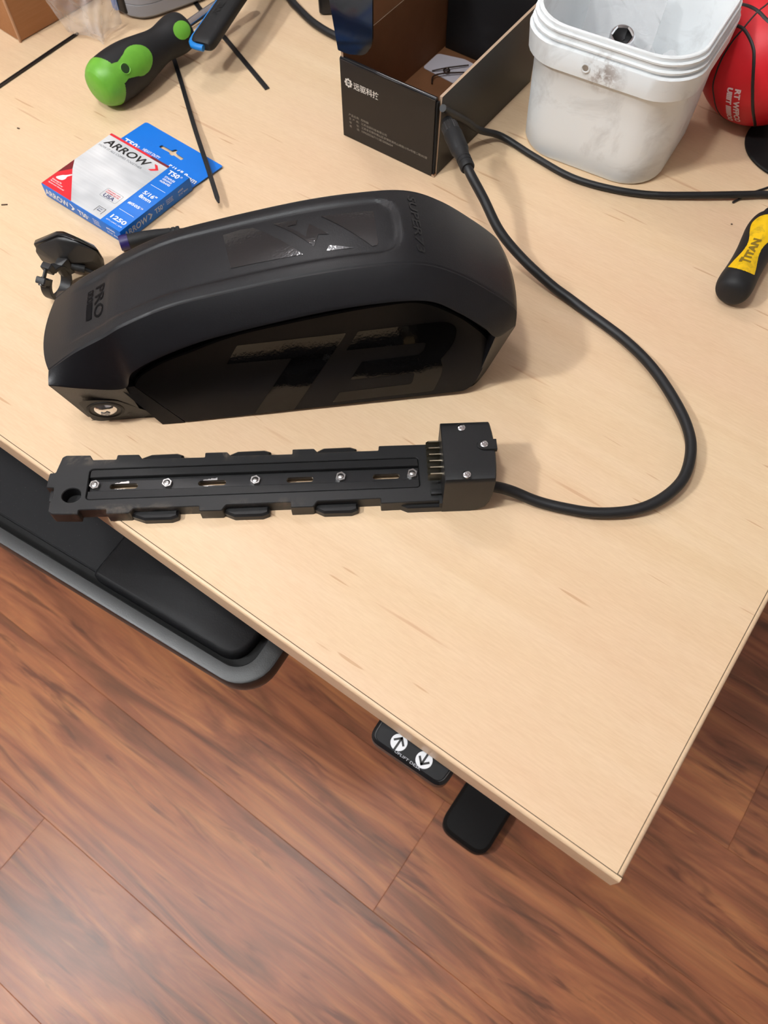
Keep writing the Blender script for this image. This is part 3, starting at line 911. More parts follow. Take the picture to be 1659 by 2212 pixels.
# ------------------------------------------------------------------ carton of staples
def staple_carton():
    o = empty('staple_carton', (-0.6521, 0.3356, 0), -1.9137, 'flat blue, white and red staple box with a hang tab', 'box')
    LX, LY, H = .1094, .0932, .0155
    blue = plastic('carton_blue', lin('0a70d2'), 0.4, 0.35, 0.03, 300)
    t = NT('carton_silver').set(0.42, 0.0, 0.5)
    v = t.coord()
    g = t.noise(t.coord('Object', (9, 420, 1)), 1.0, 3)
    big = t.noise(t.coord('Object', (14, 22, 1)), 1.0, 2)
    c = t.mix(t.ramp(big, [(0.35, (0, 0, 0, 1)), (0.65, (1, 1, 1, 1))]), lin('bfc1c4'), lin('e9e9ea'))
    t.base(t.mix(0.12, c, t.ramp(g, [(0.3, lin('6e7072')), (0.7, lin('ffffff'))]), 'MULTIPLY'))
    red = plastic('carton_red', lin('d8232f'), 0.4)
    dred = plastic('carton_dark_red', lin('73151c'), 0.4)
    wht = plastic('carton_white', lin('f2f2f2'), 0.45)
    blk = plastic('carton_black', (0.008, 0.008, 0.009, 1), 0.4)
    gry = plastic('carton_grey', lin('6f7276'), 0.5)
    navy = plastic('carton_navy', lin('232a5c'), 0.5)
    MB().box(0, LX, 0, LY, 0.0006, H, 0.0007, 2).obj('carton', blue, o)
    Z = H + .00015
    T = lambda a, b: Vector((a, b, Z))
    T2 = lambda a, b: Vector((a, b, Z + .00012))
    xb = .0830
    flat('silver_panel', [[(.0006, .0006), (xb, .0006), (xb, .0925), (.0006, .0925)]], T, t.m, o)
    flat('red_corner', [[(.0006, .0205), (.0092, .0325), (.0425, .0006), (.0006, .0006)]], T2, red, o)
    flat('dark_red_corner', [[(.0006, .0205), (.0006, .0430), (.0092, .0325)]], T2, dred, o)
    flat('red_band', [[(.0006, .0898), (.0575, .0898), (.0590, .0925), (.0006, .0925)]], T2, red, o)
    flat('dark_red_band', [[(.0575, .0898), (xb, .0898), (xb, .0925), (.0590, .0925)]], T2, dred, o)
    def chev(x, y, w_, h_):
        return [(x, y + h_), (x + w_ * .40, y + h_), (x + w_, y + h_ * .5), (x + w_ * .40, y), (x, y), (x + w_ * .58, y + h_ * .5)]
    text([('ARROW', .0045, .0772, .0610, .0090, .022, .18)], T2, blk, o, 'logo_print')
    flat('logo_chevron', [chev(.0685, .0768, .0098, .0095)], T2, red, o)
    text([('HOW IT ALL COMES TOGETHER', .0030, .0722, .0600, .0026, .0, .12)], T2, gry, o)
    text([('T50', .0872, .0836, .0140, .0058, .028), ('®', .1022, .0868, .0024, .0024), ('STAPLES', .0893, .0783, .0132, .0024, .02), ('GRAPAS', .0897, .0749, .0120, .0024, .02), ('AGRAFES', .0893, .0715, .0134, .0024, .02),
          ('5/16"', .0885, .0495, .0165, .0049, .025), ('8mm', .0888, .0438, .0150, .0046, .025), ('#505', .0868, .0314, .0150, .0036, .025), ('TM', .1024, .0331, .0030, .0018, .02),
          ('1250', .0875, .0082, .0192, .0050, .03), ('QTY | CANT. | QTÉ', .0864, .0040, .0205, .0019, .02)], T, wht, o)
    flat('printed_line', [[(.0865, .0630), (.1060, .0630), (.1060, .0634), (.0865, .0634)]], T, wht, o)
    flat('printed_line', [[(.0865, .0214), (.1060, .0214), (.1060, .0218), (.0865, .0218)]], T, wht, o)
    # badge, staple size mark, hand
    b0 = rrect(.0572, .0790, .0230, .0350, .0016)
    flat('badge_frame', [b0], T2, gry, o, [(0, rrect(.0575, .0787, .0233, .0347, .0014))])
    text([('DESIGNED AND', .0588, .0318, .0178, .0016, .015), ('ASSEMBLED IN', .0588, .0294, .0178, .0016, .015)], T2, red, o)
    text([('USA', .0605, .0240, .0140, .0046, .015), ('5/16"', .0703, .0096, .0058, .0016, .02), ('8mm', .0707, .0073, .0050, .0015, .02)], T2, navy, o)
    flat('staple_mark', [[(.0686, .0052), (.0686, .0128), (.0782, .0128), (.0782, .0052), (.0777, .0052), (.0777, .0123), (.0691, .0123), (.0691, .0052)]], T2, blk, o)
    T3 = lambda a, b: Vector((a, b, Z + .00024))
    flat('hand_mark', [rpoly([(.0050, .0150), (.0085, .0205), (.0112, .0222), (.0150, .0268), (.0164, .0258), (.0138, .0212), (.0152, .0188), (.0142, .0152), (.0108, .0140), (.0070, .0138)], .0014, 3)], T3, wht, o)
    text([('Universal Fit', .0042, .0104, .0130, .0019, .012), ('Ajuste Universal', .0042, .0078, .0170, .0019, .012), ('Ajustement Universel', .0042, .0051, .0218, .0019, .012)], T3, wht, o)
    # the two sides one can see
    Fr = lambda a, b: Vector((a, -.00015, b))
    text([('ARROW', .0020, .0042, .0345, .0075, .02, .15), ('T50', .0492, .0042, .0130, .0062, .028), ('®', .0628, .0075, .0022, .0022), ('STAPLES', .0705, .0094, .0090, .0017, .015), ('GRAPAS', .0705, .0070, .0084, .0017, .015), ('AGRAFES', .0705, .0046, .0092, .0017, .015),
          ('#505', .0890, .0086, .0120, .0026, .02), ('5/16" 8mm', .0890, .0046, .0165, .0020, .015)], Fr, wht, o)
    flat('logo_chevron', [chev(.0380, .0042, .0068, .0075)], Fr, wht, o)
    Sd = lambda a, b: Vector((LX + .00015, a, b))
    side = plastic('carton_silver_ink', lin('b9c3d2'), 0.45)
    text([('ARROW', .0030, .0050, .0310, .0066, .02, .15), ('T50', .0435, .0055, .0100, .0055, .02), ('®', .0542, .0085, .0018, .0018), ('STAPLES', .0588, .0098, .0090, .0014, .01), ('GRAPAS', .0588, .0079, .0084, .0014, .01), ('AGRAFES', .0588, .0060, .0090, .0014, .01),
          ('#505', .0750, .0090, .0070, .0022, .01), ('5/16" 8mm', .0750, .0055, .0125, .0020, .01)], Sd, side, o)
    flat('logo_chevron', [chev(.0345, .0050, .0055, .0066)], Sd, side, o)
    # hang tab lying behind the box
    tab = rpoly([(-.0025, .0925), (.1080, .0925), (.1106, .1355), (-.0002, .1372)], [0, 0, .002, .0035])
    slot = rpoly([(.0385, .1170), (.0535, .1176), (.0545, .1155), (.0590, .1155), (.0600, .1172), (.0712, .1160), (.0716, .1200), (.0590, .1208), (.0580, .1250), (.0545, .1252), (.0530, .1210), (.0385, .1212)], .0014, 3)
    tb = MB().prism(tab, .0018, .0026, holes=[slot]).obj('hang_tab', blue, o)
    Tb = lambda a, b: Vector((a, b, .00275))
    text([('T50', .0020, .0995, .0185, .0072, .028), ('®', .0212, .1030, .0026, .0026), ('HEAVY DUTY', .0285, .1032, .0235, .0036, .02), ('5/16" 8mm', .0665, .0985, .0400, .0070, .025)], Tb, wht, tb)
staple_carton()

# ------------------------------------------------------------------ open black product box
def product_box():
    x0, x1, y0, y1, H = -.4672, -.3560, .5780, .7660, .0835
    o = empty('product_box', ((x0 + x1) / 2, (y0 + y1) / 2, 0), 0, 'open black printed cardboard box with a brown inside', 'box')
    I = inv_of(o)
    ext = plastic('box_black_print', lin('201b17'), 0.36, 0.32, 0.03, 250)
    edge = plastic('box_gloss_edge', (0.012, 0.012, 0.014, 1), 0.12)
    krf = plastic('box_kraft_inside', lin('7e5538'), 0.75, 0.2, 0.15, 400, 0.2)
    raw = plastic('box_board_edge', lin('b59a82'), 0.8)
    def board(name, a, b, c, d, th, par=o, outm=ext, inm=krf):
        """card: outer face a b c d, inner face th behind it"""
        a, b, c, d = [Vector(p) for p in (a, b, c, d)]
        n = (b - a).cross(d - a).normalized() * th
        v = [I @ p for p in (a, b, c, d, a + n, b + n, c + n, d + n)]
        f = [(0, 1, 2, 3), (7, 6, 5, 4), (0, 4, 5, 1), (1, 5, 6, 2), (2, 6, 7, 3), (3, 7, 4, 0)]
        me = bpy.data.meshes.new(name)
        me.from_pydata([tuple(p) for p in v], [], f)
        for m in (outm, inm, raw):
            me.materials.append(m)
        for i, p in enumerate(me.polygons):
            p.material_index = (0, 1, 2, 2, 2, 2)[i]
        q = bpy.data.objects.new(name, me)
        COL.objects.link(q)
        q.parent = par
        return q
    zb = .0004
    board('bottom', (x0, y0, zb), (x0, y1, zb), (x1, y1, zb), (x1, y0, zb), -.0022, inm=krf)
    # front: two plies rolled over, with a glossy rolled top edge
    fp = MB().prism(rpoly([(y0, zb), (y0 + .0045, zb), (y0 + .0045, H), (y0 - .0002, H)], [0, 0, .002, .002], 4), 0, 1,
                    M=Matrix(((0, 0, (x1 - .0030) - (x0 - .0012), x0 - .0012), (1, 0, 0, 0), (0, 1, 0, 0), (0, 0, 0, 1))))
    fpo = fp.obj('front_panel', ext, o, 40, inv=I)
    MB().tube([(x0 - .0008, y0 + .0020, H - .0014), ((x0 + x1) / 2, y0 + .0022, H - .0018), (x1 - .0030, y0 + .0020, H - .0014)], .0023, 10).obj('rolled_edge', edge, fpo, 60, inv=I)
    board('front_lining', (x0, y0 + .0046, zb), (x0, y0 + .0046, H - .004), (x1 - .004, y0 + .0046, H - .004), (x1 - .004, y0 + .0046, zb), -.0008, outm=krf)
    board('right_panel', (x1, y0 + .0042, zb), (x1, y1, zb), (x1 + .0004, y1, H + .004), (x1 + .0004, y0 + .0060, H), -.0028, outm=plastic('box_black_shaded', lin('17120f'), 0.34, 0.25, 0.03, 250))  # darker copy of the box black: this side's shade put into its colour
    MB().box(x1 - .0032, x1 - .0012, y0 + .0012, y0 + .0050, zb, H - .004).obj('corner_gap_shade', plastic('gap_shade_black', (0.002, 0.002, 0.002, 1), 0.8), o, inv=I)  # solid strip coloured black for the shade in the corner gap
    board('left_panel', (x0, y1, zb), (x0, y0 + .0010, zb), (x0, y0 + .0010, H + .006), (x0, y1, H + .008), -.0025)
    board('rear_panel', (x1, y1, zb), (x0, y1, zb), (x0, y1, H + .02), (x1, y1, H + .02), -.0025)
    # black inner flap standing against the rear
    MB().box(x0 + .0040, x1 - .0034, y1 - .0062, y1 - .0032, .0028, H + .055, .0006).obj('rear_flap', plastic('flap_black', (0.004, 0.004, 0.005, 1), 0.6), o, inv=I)
    # lid thrown back over the left side, with its glossy tuck flap
    lid = board('lid', (x0, y1, H + .0082), (x0, y0 + .0010, H + .0062), (x0 - .020, y0 + .0010, H + .105), (x0 - .020, y1, H + .105), -.0022)
    fl = [(x0 - .0018, H + .0070), (x0 + .0100, H + .0072), (x0 + .0300, H + .0130), (x0 + .0385, H + .0260), (x0 + .0400, H + .100), (x0 - .0165, H + .100)]
    fl = rpoly(fl, [.001, .006, .010, .010, .004, .002], 5)
    FM = Matrix(((1, 0, 0, 0), (0, 0, 1, y0 - .0012), (0, 1, 0, 0), (0, 0, 0, 1)))
    flap = MB().prism(fl, 0, .0018, M=FM)
    gl = NT('flap_gloss').set(0.09, 0, 0.5)
    gl.base(lin('141619'))
    gl.bump(gl.noise(gl.coord(), 16, 2), 0.12, 0.004)
    flap.obj('tuck_flap', gl.m, lid, 40, inv=I)
    # print on the front
    FY = y0 - .00035
    P = lambda a, b: I @ W(a, FY, b)
    ink = plastic('box_print_white', lin('d9d6d0'), 0.5)
    dim = plastic('box_print_grey', lin('8f8a82'), 0.5)
    cx, cz, ro = -.4589, .0612, .0047
    gear = []
    for k in range(8):
        a = 2 * math.pi * k / 8
        for da, r in ((-.28, ro * .80), (-.20, ro), (.20, ro), (.28, ro * .80)):
            gear.append((cx + r * math.cos(a + da), cz + r * math.sin(a + da)))
    inf = [circle(cx - .0012, cz, .0011, 14), circle(cx + .0012, cz, .0011, 14)]
    flat('logo_gear', [gear], P, ink, fpo, [(0, circle(cx, cz, ro * .52, 20))])
    flat('logo_loop', inf, P, ink, fpo, [(0, circle(cx - .0012, cz, .0006, 12)), (1, circle(cx + .0012, cz, .0006, 12))])
    text([('远驱科技', -.4528, .0572, .0300, .0074, .012)], P, ink, fpo, 'logo_print')
    text([('产品名称:', -.4602, .0262, .0130, .0026), ('控制器', -.4452, .0262, .0095, .0026), ('生', -.4600, .0220, .0026, .0025), ('产', -.4556, .0220, .0026, .0025), ('商:', -.4512, .0220, .0036, .0025), ('江苏远驱科技有限公司', -.4450, .0220, .0315, .0026),
          ('地', -.4598, .0178, .0026, .0025), ('址:', -.4510, .0178, .0036, .0025), ('江苏省无锡市锡山区安镇街道吼山南路15号4号楼二楼202室', -.4448, .0178, .0800, .0027),
          ('电', -.4596, .0136, .0026, .0025), ('话:', -.4508, .0136, .0036, .0025), ('15962552671/13815006654', -.4446, .0136, .0385, .0024)], P, dim, fpo)
    # what lies in the box
    c = MB().prism(rpoly([(-.4655 + .002, .7455), (-.4640 + .001, .7150), (-.4190, .7110), (-.4185, .7520), (-.4330, .7540)], .004), .0028, .0034)
    q = c.obj('label_card', plastic('card_white', lin('c9c4cc'), 0.6)); tag(q, 'white rounded card lying on the bottom of the black box', 'card')
    wm = plastic('clip_wire', lin('3a2a22'), 0.35, 0.5, 0, 1, 0, 0.5)
    cl = MB()
    cl.tube(crv([(-.4500, .7135, .0050), (-.4380, .7260, .0065), (-.4225, .7445, .0055)], 6), .0007, 8)
    cl.tube(crv([(-.4380, .6960, .0042), (-.4425, .7050, .0062), (-.4350, .7150, .0070), (-.4180, .7310, .0060)], 6), .0008, 8)
    cl.tube([(-.4362 + .0032 * math.cos(a), .7215 + .0032 * math.sin(a), .0066) for a in [2 * math.pi * i / 18 for i in range(19)]], .0009, 8)
    q = cl.obj('wire_clip', wm); tag(q, 'thin dark wire clip with a small ring on the white card', 'clip')
    M = axis((-.4005, .6700, .0085), (1, .25, 0))
    q = MB().lathe([(0, 0), (.0050, 0), (.0056, .0008), (.0056, .024), (.0050, .025), (0, .025)], 24, M).obj('rubber_cap', BLKM); tag(q, 'short black rubber tube inside the black box', 'tube')
product_box()

# ------------------------------------------------------------------ white bucket and what is in it
def bucket():
    BX, BY, RZ, H = -.2500, .7385, 5.0, .1350
    o = empty('bucket', (BX, BY, 0), RZ, 'scuffed white square plastic bucket without a lid', 'bucket')
    t = NT('bucket_plastic').set(0.42, 0, 0.45)
    t.b.inputs['Subsurface Weight'].default_value = 0.15
    t.b.inputs['Subsurface Radius'].default_value = (0.004, 0.004, 0.004)
    v = t.coord()
    a = t.noise(v, 22, 5, 0.65, 0.8)
    c = t.mix(t.ramp(a, [(0.52, (0, 0, 0, 1)), (0.80, (0.6, 0.6, 0.6, 1))]), lin('f0f4f6'), lin('bcbcbb'))
    # brown smudge beside the hole in the skirt
    sp = t.n('ShaderNodeVectorMath', operation='DISTANCE')
    t.l(v, sp.inputs[0]); sp.inputs[1].default_value = (.004, -.074, .107)
    near = t.ramp(t.math('MULTIPLY', sp.outputs['Value'], 40.0), [(0.15, (1, 1, 1, 1)), (0.95, (0, 0, 0, 1))])
    b2 = t.noise(v, 95, 4, 0.65, 0.3)
    sm = t.math('MULTIPLY', t.ramp(b2, [(0.46, (0, 0, 0, 1)), (0.62, (1, 1, 1, 1))]), near)
    t.base(t.mix(t.math('MULTIPLY', sm, 0.8), c, lin('7a6250')))
    t.bump(a, 0.06, 0.001)
    WM = t.m
    # (half width, height, corner radius) rings, outside then inside
    hw = lambda z: .0668 + .0042 * (z / H)
    pr = [(hw(0) - .006, 0.0), (hw(0) - .0015, .0012), (hw(0), .005), (hw(.03), .03), (hw(.06), .06), (hw(.096), .096)]
    skirt = [(hw(.0965) + .0002, .0965), (hw(.0965) + .0040, .0968), (hw(.097) + .0048, .0975), (hw(.118) + .0056, .1180), (hw(.119) + .0050, .1188), (hw(.1192) + .0022, .1191)]
    lips = [(hw(.1215) + .0020, .1214), (hw(.1215) + .0040, .1219), (hw(.124) + .0040, .1236), (hw(.124) + .0016, .1241), (hw(.1285) + .0014, .1284), (hw(.129) + .0028, .1288), (hw(.131) + .0028, .1304), (hw(.131) + .0008, .1308), (hw(H) + .0008, H - .0008), (hw(H) + .0002, H)]
    ins = [(hw(H) - .0016, H), (hw(H) - .0022, H - .001), (hw(.1) - .0022, .10), (hw(.05) - .0022, .05), (hw(.006) - .0022, .006), (hw(0) - .006, .0026), (.03, .0025)]
    def ring(h, z):
        r = .033 if h > .05 else .012
        return [(p[0] * 1.065, p[1], z) for p in rrect(-h, h, -h, h, r, 7)]
    def loft(rs, close0=True, close1=True):
        v_, f_, rows = [], [], []
        for h, z in rs:
            q = ring(h, z)
            # sides belly out a little
            q = [(x * (1 + .035 * (1 - (y / h) ** 2) * (abs(x) > .6 * h)), y * (1 + .035 * (1 - (x / h) ** 2) * (abs(y) > .6 * h)), z_) for x, y, z_ in q]
            rows.append(list(range(len(v_), len(v_) + len(q))))
            v_ += q
        n = len(rows[0])
        for a_, b_ in zip(rows[:-1], rows[1:]):
            for j in range(n):
                f_.append((a_[j], a_[(j + 1) % n], b_[(j + 1) % n], b_[j]))
        if close0: f_.append(tuple(rows[0][::-1]))
        if close1: f_.append(tuple(rows[-1]))
        return v_, f_
    v_, f_ = loft(pr + skirt + lips + ins)
    mesh('tub', v_, f_, WM, o, 40)
    M = axis((-.0130, -hw(.108) - .0073, .1080), (0, -1, 0))
    MB().lathe([(.0040, -.001), (.0042, .0004), (.0032, .0006), (.0027, 0)], 24, M).obj('hole_rim', WM, o)
    MB().lathe([(0, .0001), (.0027, .0001), (.0027, -.0006), (0, -.0006)], 20, M).obj('handle_hole', plastic('hole_grey', lin('8d8378'), 0.7), o)
    # clear bags, socket and a red strip inside (standing on a heap in the bucket)
    R = Matrix.Translation((BX, BY, 0)) @ Matrix.Rotation(math.radians(RZ), 4, 'Z')
    def clear(name, alpha):
        c_ = NT(name).set(0.18, 0, 0.5)
        c_.base((0.86, 0.86, 0.88, 1))
        c_.b.inputs['Alpha'].default_value = alpha
        n1 = c_.noise(c_.coord(), 45, 4, 0.6, 1.2)
        c_.bump(n1, 0.6, 0.006)
        return c_.m
    def crumple(name, w_, d_, cx, cy, base, amp, seed, mat, label, slope=0.0):
        random.seed(seed)
        n = 26
        ph = [(random.uniform(2, 7), random.uniform(2, 7), random.uniform(0, 6), random.uniform(.4, 1)) for _ in range(7)]
        V, F = [], []
        for side in (1, 0):
            for i in range(n):
                for j in range(n):
                    a_, b_ = i / (n - 1) - .5, j / (n - 1) - .5
                    h = sum(k[3] * abs(math.sin(k[0] * a_ * 3 + k[1] * b_ * 3 + k[2])) for k in ph) / 7
                    z = base + amp * (h - .4) + slope * b_
                    if not side:
                        z = min(z - .0012, z)
                    V.append(R @ Vector((cx + a_ * w_, cy + b_ * d_, z)))
        for k in (0, n * n):
            for i in range(n - 1):
                for j in range(n - 1):
                    F.append((k + i * n + j, k + (i + 1) * n + j, k + (i + 1) * n + j + 1, k + i * n + j + 1))
        rim = [i * n for i in range(n)] + [(n - 1) * n + j for j in range(1, n)] + [i * n + n - 1 for i in range(n - 2, -1, -1)] + [j for j in range(n - 2, 0, -1)]
        for a_, b_ in zip(rim, rim[1:] + rim[:1]):
            F.append((a_, b_, b_ + n * n, a_ + n * n))
        q = mesh(name, V, F, mat, None, 50)
        return tag(q, label, 'bag')
    crumple('clear_bag', .118, .112, .002, .002, .058, .030, 5, clear('clear_film', 0.22), 'crumpled clear plastic bag lying flat in the bucket under the socket')
    crumple('clear_bag', .072, .020, -.022, .040, .088, .020, 9, clear('clear_film_upright', 0.22), 'clear plastic bag standing at the rear inside of the bucket', .06)
    S = R @ Vector((-.0115, .0110, .0775))
    tilt = Vector((.16, -.30, 1)).normalized()
    M = axis(S, tilt)
    s_ = empty('socket', tuple(S), 0, 'chrome hexagon socket standing in the white bucket', 'socket')
    Ms = Matrix.Translation((-S.x, -S.y, -S.z)) @ M
    hexr = [.0091 if k % 2 == 0 else .0082 for k in range(12)]
    MB().prism(circle(0, 0, .0118, 36), -.012, .020, holes=[[(hexr[k] * math.cos(math.pi * k / 6), hexr[k] * math.sin(math.pi * k / 6)) for k in range(12)]], bev=.0012, M=Ms).obj('body', CHR, s_)
    MB().prism(circle(0, 0, .0086, 24), .002, .004, M=Ms).obj('drive_floor', plastic('socket_dark', (0.003, 0.003, 0.003, 1), 0.5), s_)
    q = MB()
    q.tube([R @ Vector((.016, -.040, .0745)), R @ Vector((.032, -.0385, .0745)), R @ Vector((.045, -.034, .0742))], .0016, 8)
    tag(q.obj('zip_strip', plastic('strip_red', lin('c8202a'), 0.4)), 'red zip strip showing in the bottom of the bucket', 'strip')
bucket()

# ------------------------------------------------------------------ red ball, black round base
def ball():
    cx, cy, r = -.1465, .8480, .0615
    o = empty('mini_basketball', (cx, cy, 0), 0, 'small red rubber basketball with black seams behind the bucket', 'ball')
    t = NT('ball_red').set(0.48, 0, 0.4)
    v = t.coord()
    t.base(t.mix(t.noise(v, 60, 3), lin('c4101e'), lin('d6202c')))
    t.bump(t.noise(v, 900, 2), 0.12, 0.0005)
    b = bmesh.new()
    bmesh.ops.create_uvsphere(b, u_segments=72, v_segments=36, radius=r)
    MB().bm(b, Matrix.Translation((0, 0, r))).obj('ball', t.m, o, 60)
    seam = plastic('ball_seam', (0.012, 0.010, 0.010, 1), 0.5)
    C = Vector((0, 0, r))
    def band(pts, name, hw=.0016, n=14, closed=False):
        d = [Vector(p).normalized() for p in pts]
        P_ = [x.normalized() for x in crv(d, n)]
        V, F = [], []
        for i, q in enumerate(P_):
            tt = (P_[min(i + 1, len(P_) - 1)] - P_[max(i - 1, 0)]).normalized()
            sd = q.cross(tt).normalized()
            for k in (-1, -.5, .5, 1):
                V.append(C + (q * r + sd * hw * k).normalized() * (r + (.0004 if abs(k) < 1 else -.0004)))
        for i in range(len(P_) - 1):
            for k in range(3):
                F.append((i * 4 + k, i * 4 + k + 1, i * 4 + 5 + k, i * 4 + 4 + k))
        return mesh(name, V, F, seam, o, 50)
    # seams followed round the ball from the side in view
    band([(-.93, .36, .08), (-.85, .10, .51), (-.670, -.205, .713), (-.457, -.364, .811), (-.294, -.460, .838), (-.085, -.568, .819), (.22, -.62, .75), (.60, -.50, .62), (.88, -.20, .42)], 'seam', .0021)
    band([(.35, .75, .56), (.10, .45, .89), (-.110, .02, .99), (-.229, -.328, .916), (-.295, -.457, .839), (-.371, -.663, .650), (-.431, -.757, .491), (-.472, -.845, .251), (-.470, -.883, .008), (-.448, -.875, -.182), (-.354, -.845, -.402), (-.20, -.65, -.73), (.05, -.25, -.97)], 'seam', .0012)
    band([(-.97, -.20, .10), (-.80, -.42, .43), (-.541, -.581, .608), (-.371, -.663, .650), (-.209, -.762, .613), (-.066, -.849, .523), (.034, -.929, .369), (.127, -.978, .164), (.205, -.975, -.030), (.273, -.934, -.228), (.374, -.668, -.644), (.30, -.30, -.90)], 'seam', .0019)
    band([(.55, -.30, .78), (.80, -.45, .40), (.87, -.49, .0), (.75, -.45, -.48), (.45, -.25, -.86)], 'seam', .0016)
    # two worn white lines of lettering on the near side
    P0 = Vector((-.093, -.995, -.026)).normalized()
    P1 = Vector((.065, -.700, -.705)).normalized()
    ta = (P1 - P0 * P1.dot(P0)).normalized()
    tb = P0.cross(ta)
    def fn(a, b_):
        an = a / r
        q = P0 * math.cos(an) + ta * math.sin(an) + tb * (b_ / r)
        return C + q.normalized() * (r + .0004)
    text([('RT WFPCO', .000, .0012, .044, .0060, .045), ('UIIIIT IIIIIIIOO', .000, -.0066, .046, .0058, .06)], fn, plastic('ball_print', lin('e6c9cd'), 0.5), o, 'printed_text', 60)
ball()
q = empty('round_base', (-.0773, .8260, 0), 0, 'flat black round base at the right edge, under the red ball', 'base')
MB().lathe([(0, .0002), (.0515, .0002), (.0524, .0010), (.0524, .0026), (.0515, .0034), (.0500, .0036), (0, .0038)], 64).obj('disc', plastic('base_black', (0.006, 0.006, 0.006, 1), 0.6, 0.3), q)
MB().tube(crv([(-.0700 + .0773, .7760 - .8260, .0022), (-.0735 + .0773, .7668 - .8260, .0016), (-.0800 + .0773, .7540 - .8260, .0014), (-.0900 + .0773, .7370 - .8260, .0014), (-.0985 + .0773, .7160 - .8260, .0014)], 6), .0011, 8).obj('thin_wire', CABM, q)
# ------------------------------------------------------------------ loose cable behind
path = crv([(-.3520, .5800, .0765), (-.3515, .5930, .0650), (-.3500, .6200, .0415), (-.3450, .6420, .0200), (-.3300, .6630, .0065), (-.2912, .6595, .0036), (-.2454, .6540, .0036), (-.2076, .6604, .0036), (-.1699, .6751, .0040),
            (-.1320, .6988, .0052), (-.0956, .7254, .0055), (-.0745, .7420, .0045), (-.0400, .7600, .0036), (.0100, .7700, .0036)], 8)
tag(MB().tube(path, .0034, 14).obj('power_cable', CABM), 'thick black cable running from the black box past the bucket', 'cable')

# ------------------------------------------------------------------ cable ties
def tie(pts, wd, label, tip=True, square=False):
    c = crv(pts, 10)
    b = MB()
    V, F = [], []
    n = len(c)
    for i, p in enumerate(c):
        t = (c[min(i + 1, n - 1)] - c[max(i - 1, 0)]).normalized()
        s = t.cross(Vector((0, 0, 1))).normalized()
        ww = wd * (1 if not tip else min(1, .35 + .65 * min(1, (n - 1 - i) / 2.0)))
        V += [p - s * ww, p + s * ww, p + s * ww + Vector((0, 0, .0011)), p + s * ww * .45 + Vector((0, 0, .0011)), p + s * ww * .40 + Vector((0, 0, .0007)), p - s * ww * .40 + Vector((0, 0, .0007)), p - s * ww * .45 + Vector((0, 0, .0011)), p - s * ww + Vector((0, 0, .0011))]
    for i in range(n - 1):
        for k in range(8):
            F.append((i * 8 + k, i * 8 + (k + 1) % 8, i * 8 + 8 + (k + 1) % 8, i * 8 + 8 + k))
    F += [tuple(range(8))[::-1], tuple((n - 1) * 8 + k for k in range(8))]
    tag(mesh('cable_tie', V, F, plastic('tie_nylon', (0.008, 0.008, 0.009, 1), 0.4), None, 30), label, 'cable tie')
tie([(-.8200, .3300, .0004), (-.8213, .4267, .0004), (-.8222, .5000, .0004), (-.8222, .5436, .0004)], .0024, 'black cable tie lying alone at the left, by the brown carton')
tie([(-.7400, .6000, .0006), (-.7150, .5815, .0008), (-.6935, .5662, .0015), (-.6613, .5419, .0025), (-.5962, .4918, .0065), (-.5431, .4526, .0085), (-.4992, .4198, .0085)], .0023, 'black cable tie running from under the green driver onto the staple box tab')
tie([(-.8000, .6950, .0004), (-.7487, .6637, .0004), (-.6883, .6373, .0004), (-.5809, .5900, .0004)], .0027, 'black cable tie passing under the blue and black pliers handle', tip=False)

# ------------------------------------------------------------------ green and black driver
def spun(prof, n, M):
    """dense surface of revolution: returns fn(axial, theta, lift) for inlays"""
    def rad(a):
        for (r0, a0), (r1, a1) in zip(prof[:-1], prof[1:]):
            if a0 <= a <= a1 + 1e-9:
                f = (a - a0) / max(1e-9, a1 - a0)
                return r0 + (r1 - r0) * f
        return prof[-1][0]
    def fn(a, th, lift=0.0):
        r = rad(a) + lift
        return M @ Vector((r * math.cos(th), r * math.sin(th), a - (lift if a < .004 else 0)))
    return fn
def smooth_prof(ctrl, k=8):
    c = crv([(r, 0, a) for r, a in ctrl], k)
    return [(max(0.0, p.x), p.z) for p in c]
def inlay(name, fn, mask, a0, a1, th0, th1, na, nt, mat, parent, lift=.0004):
    V, F, ok = [], [], []
    idx = {}
    for i in range(na):
        for j in range(nt):
            am, tm = a0 + (a1 - a0) * (i + .5) / na, th0 + (th1 - th0) * (j + .5) / nt
            if mask(am, tm):
                q = []
                for di, dj in ((0, 0), (1, 0), (1, 1), (0, 1)):
                    key = (i + di, j + dj)
                    if key not in idx:
                        idx[key] = len(V)
                        V.append(fn(a0 + (a1 - a0) * key[0] / na, th0 + (th1 - th0) * key[1] / nt, lift))
                    q.append(idx[key])
                F.append(tuple(q))
    return mesh(name, V, F, mat, parent, 60)

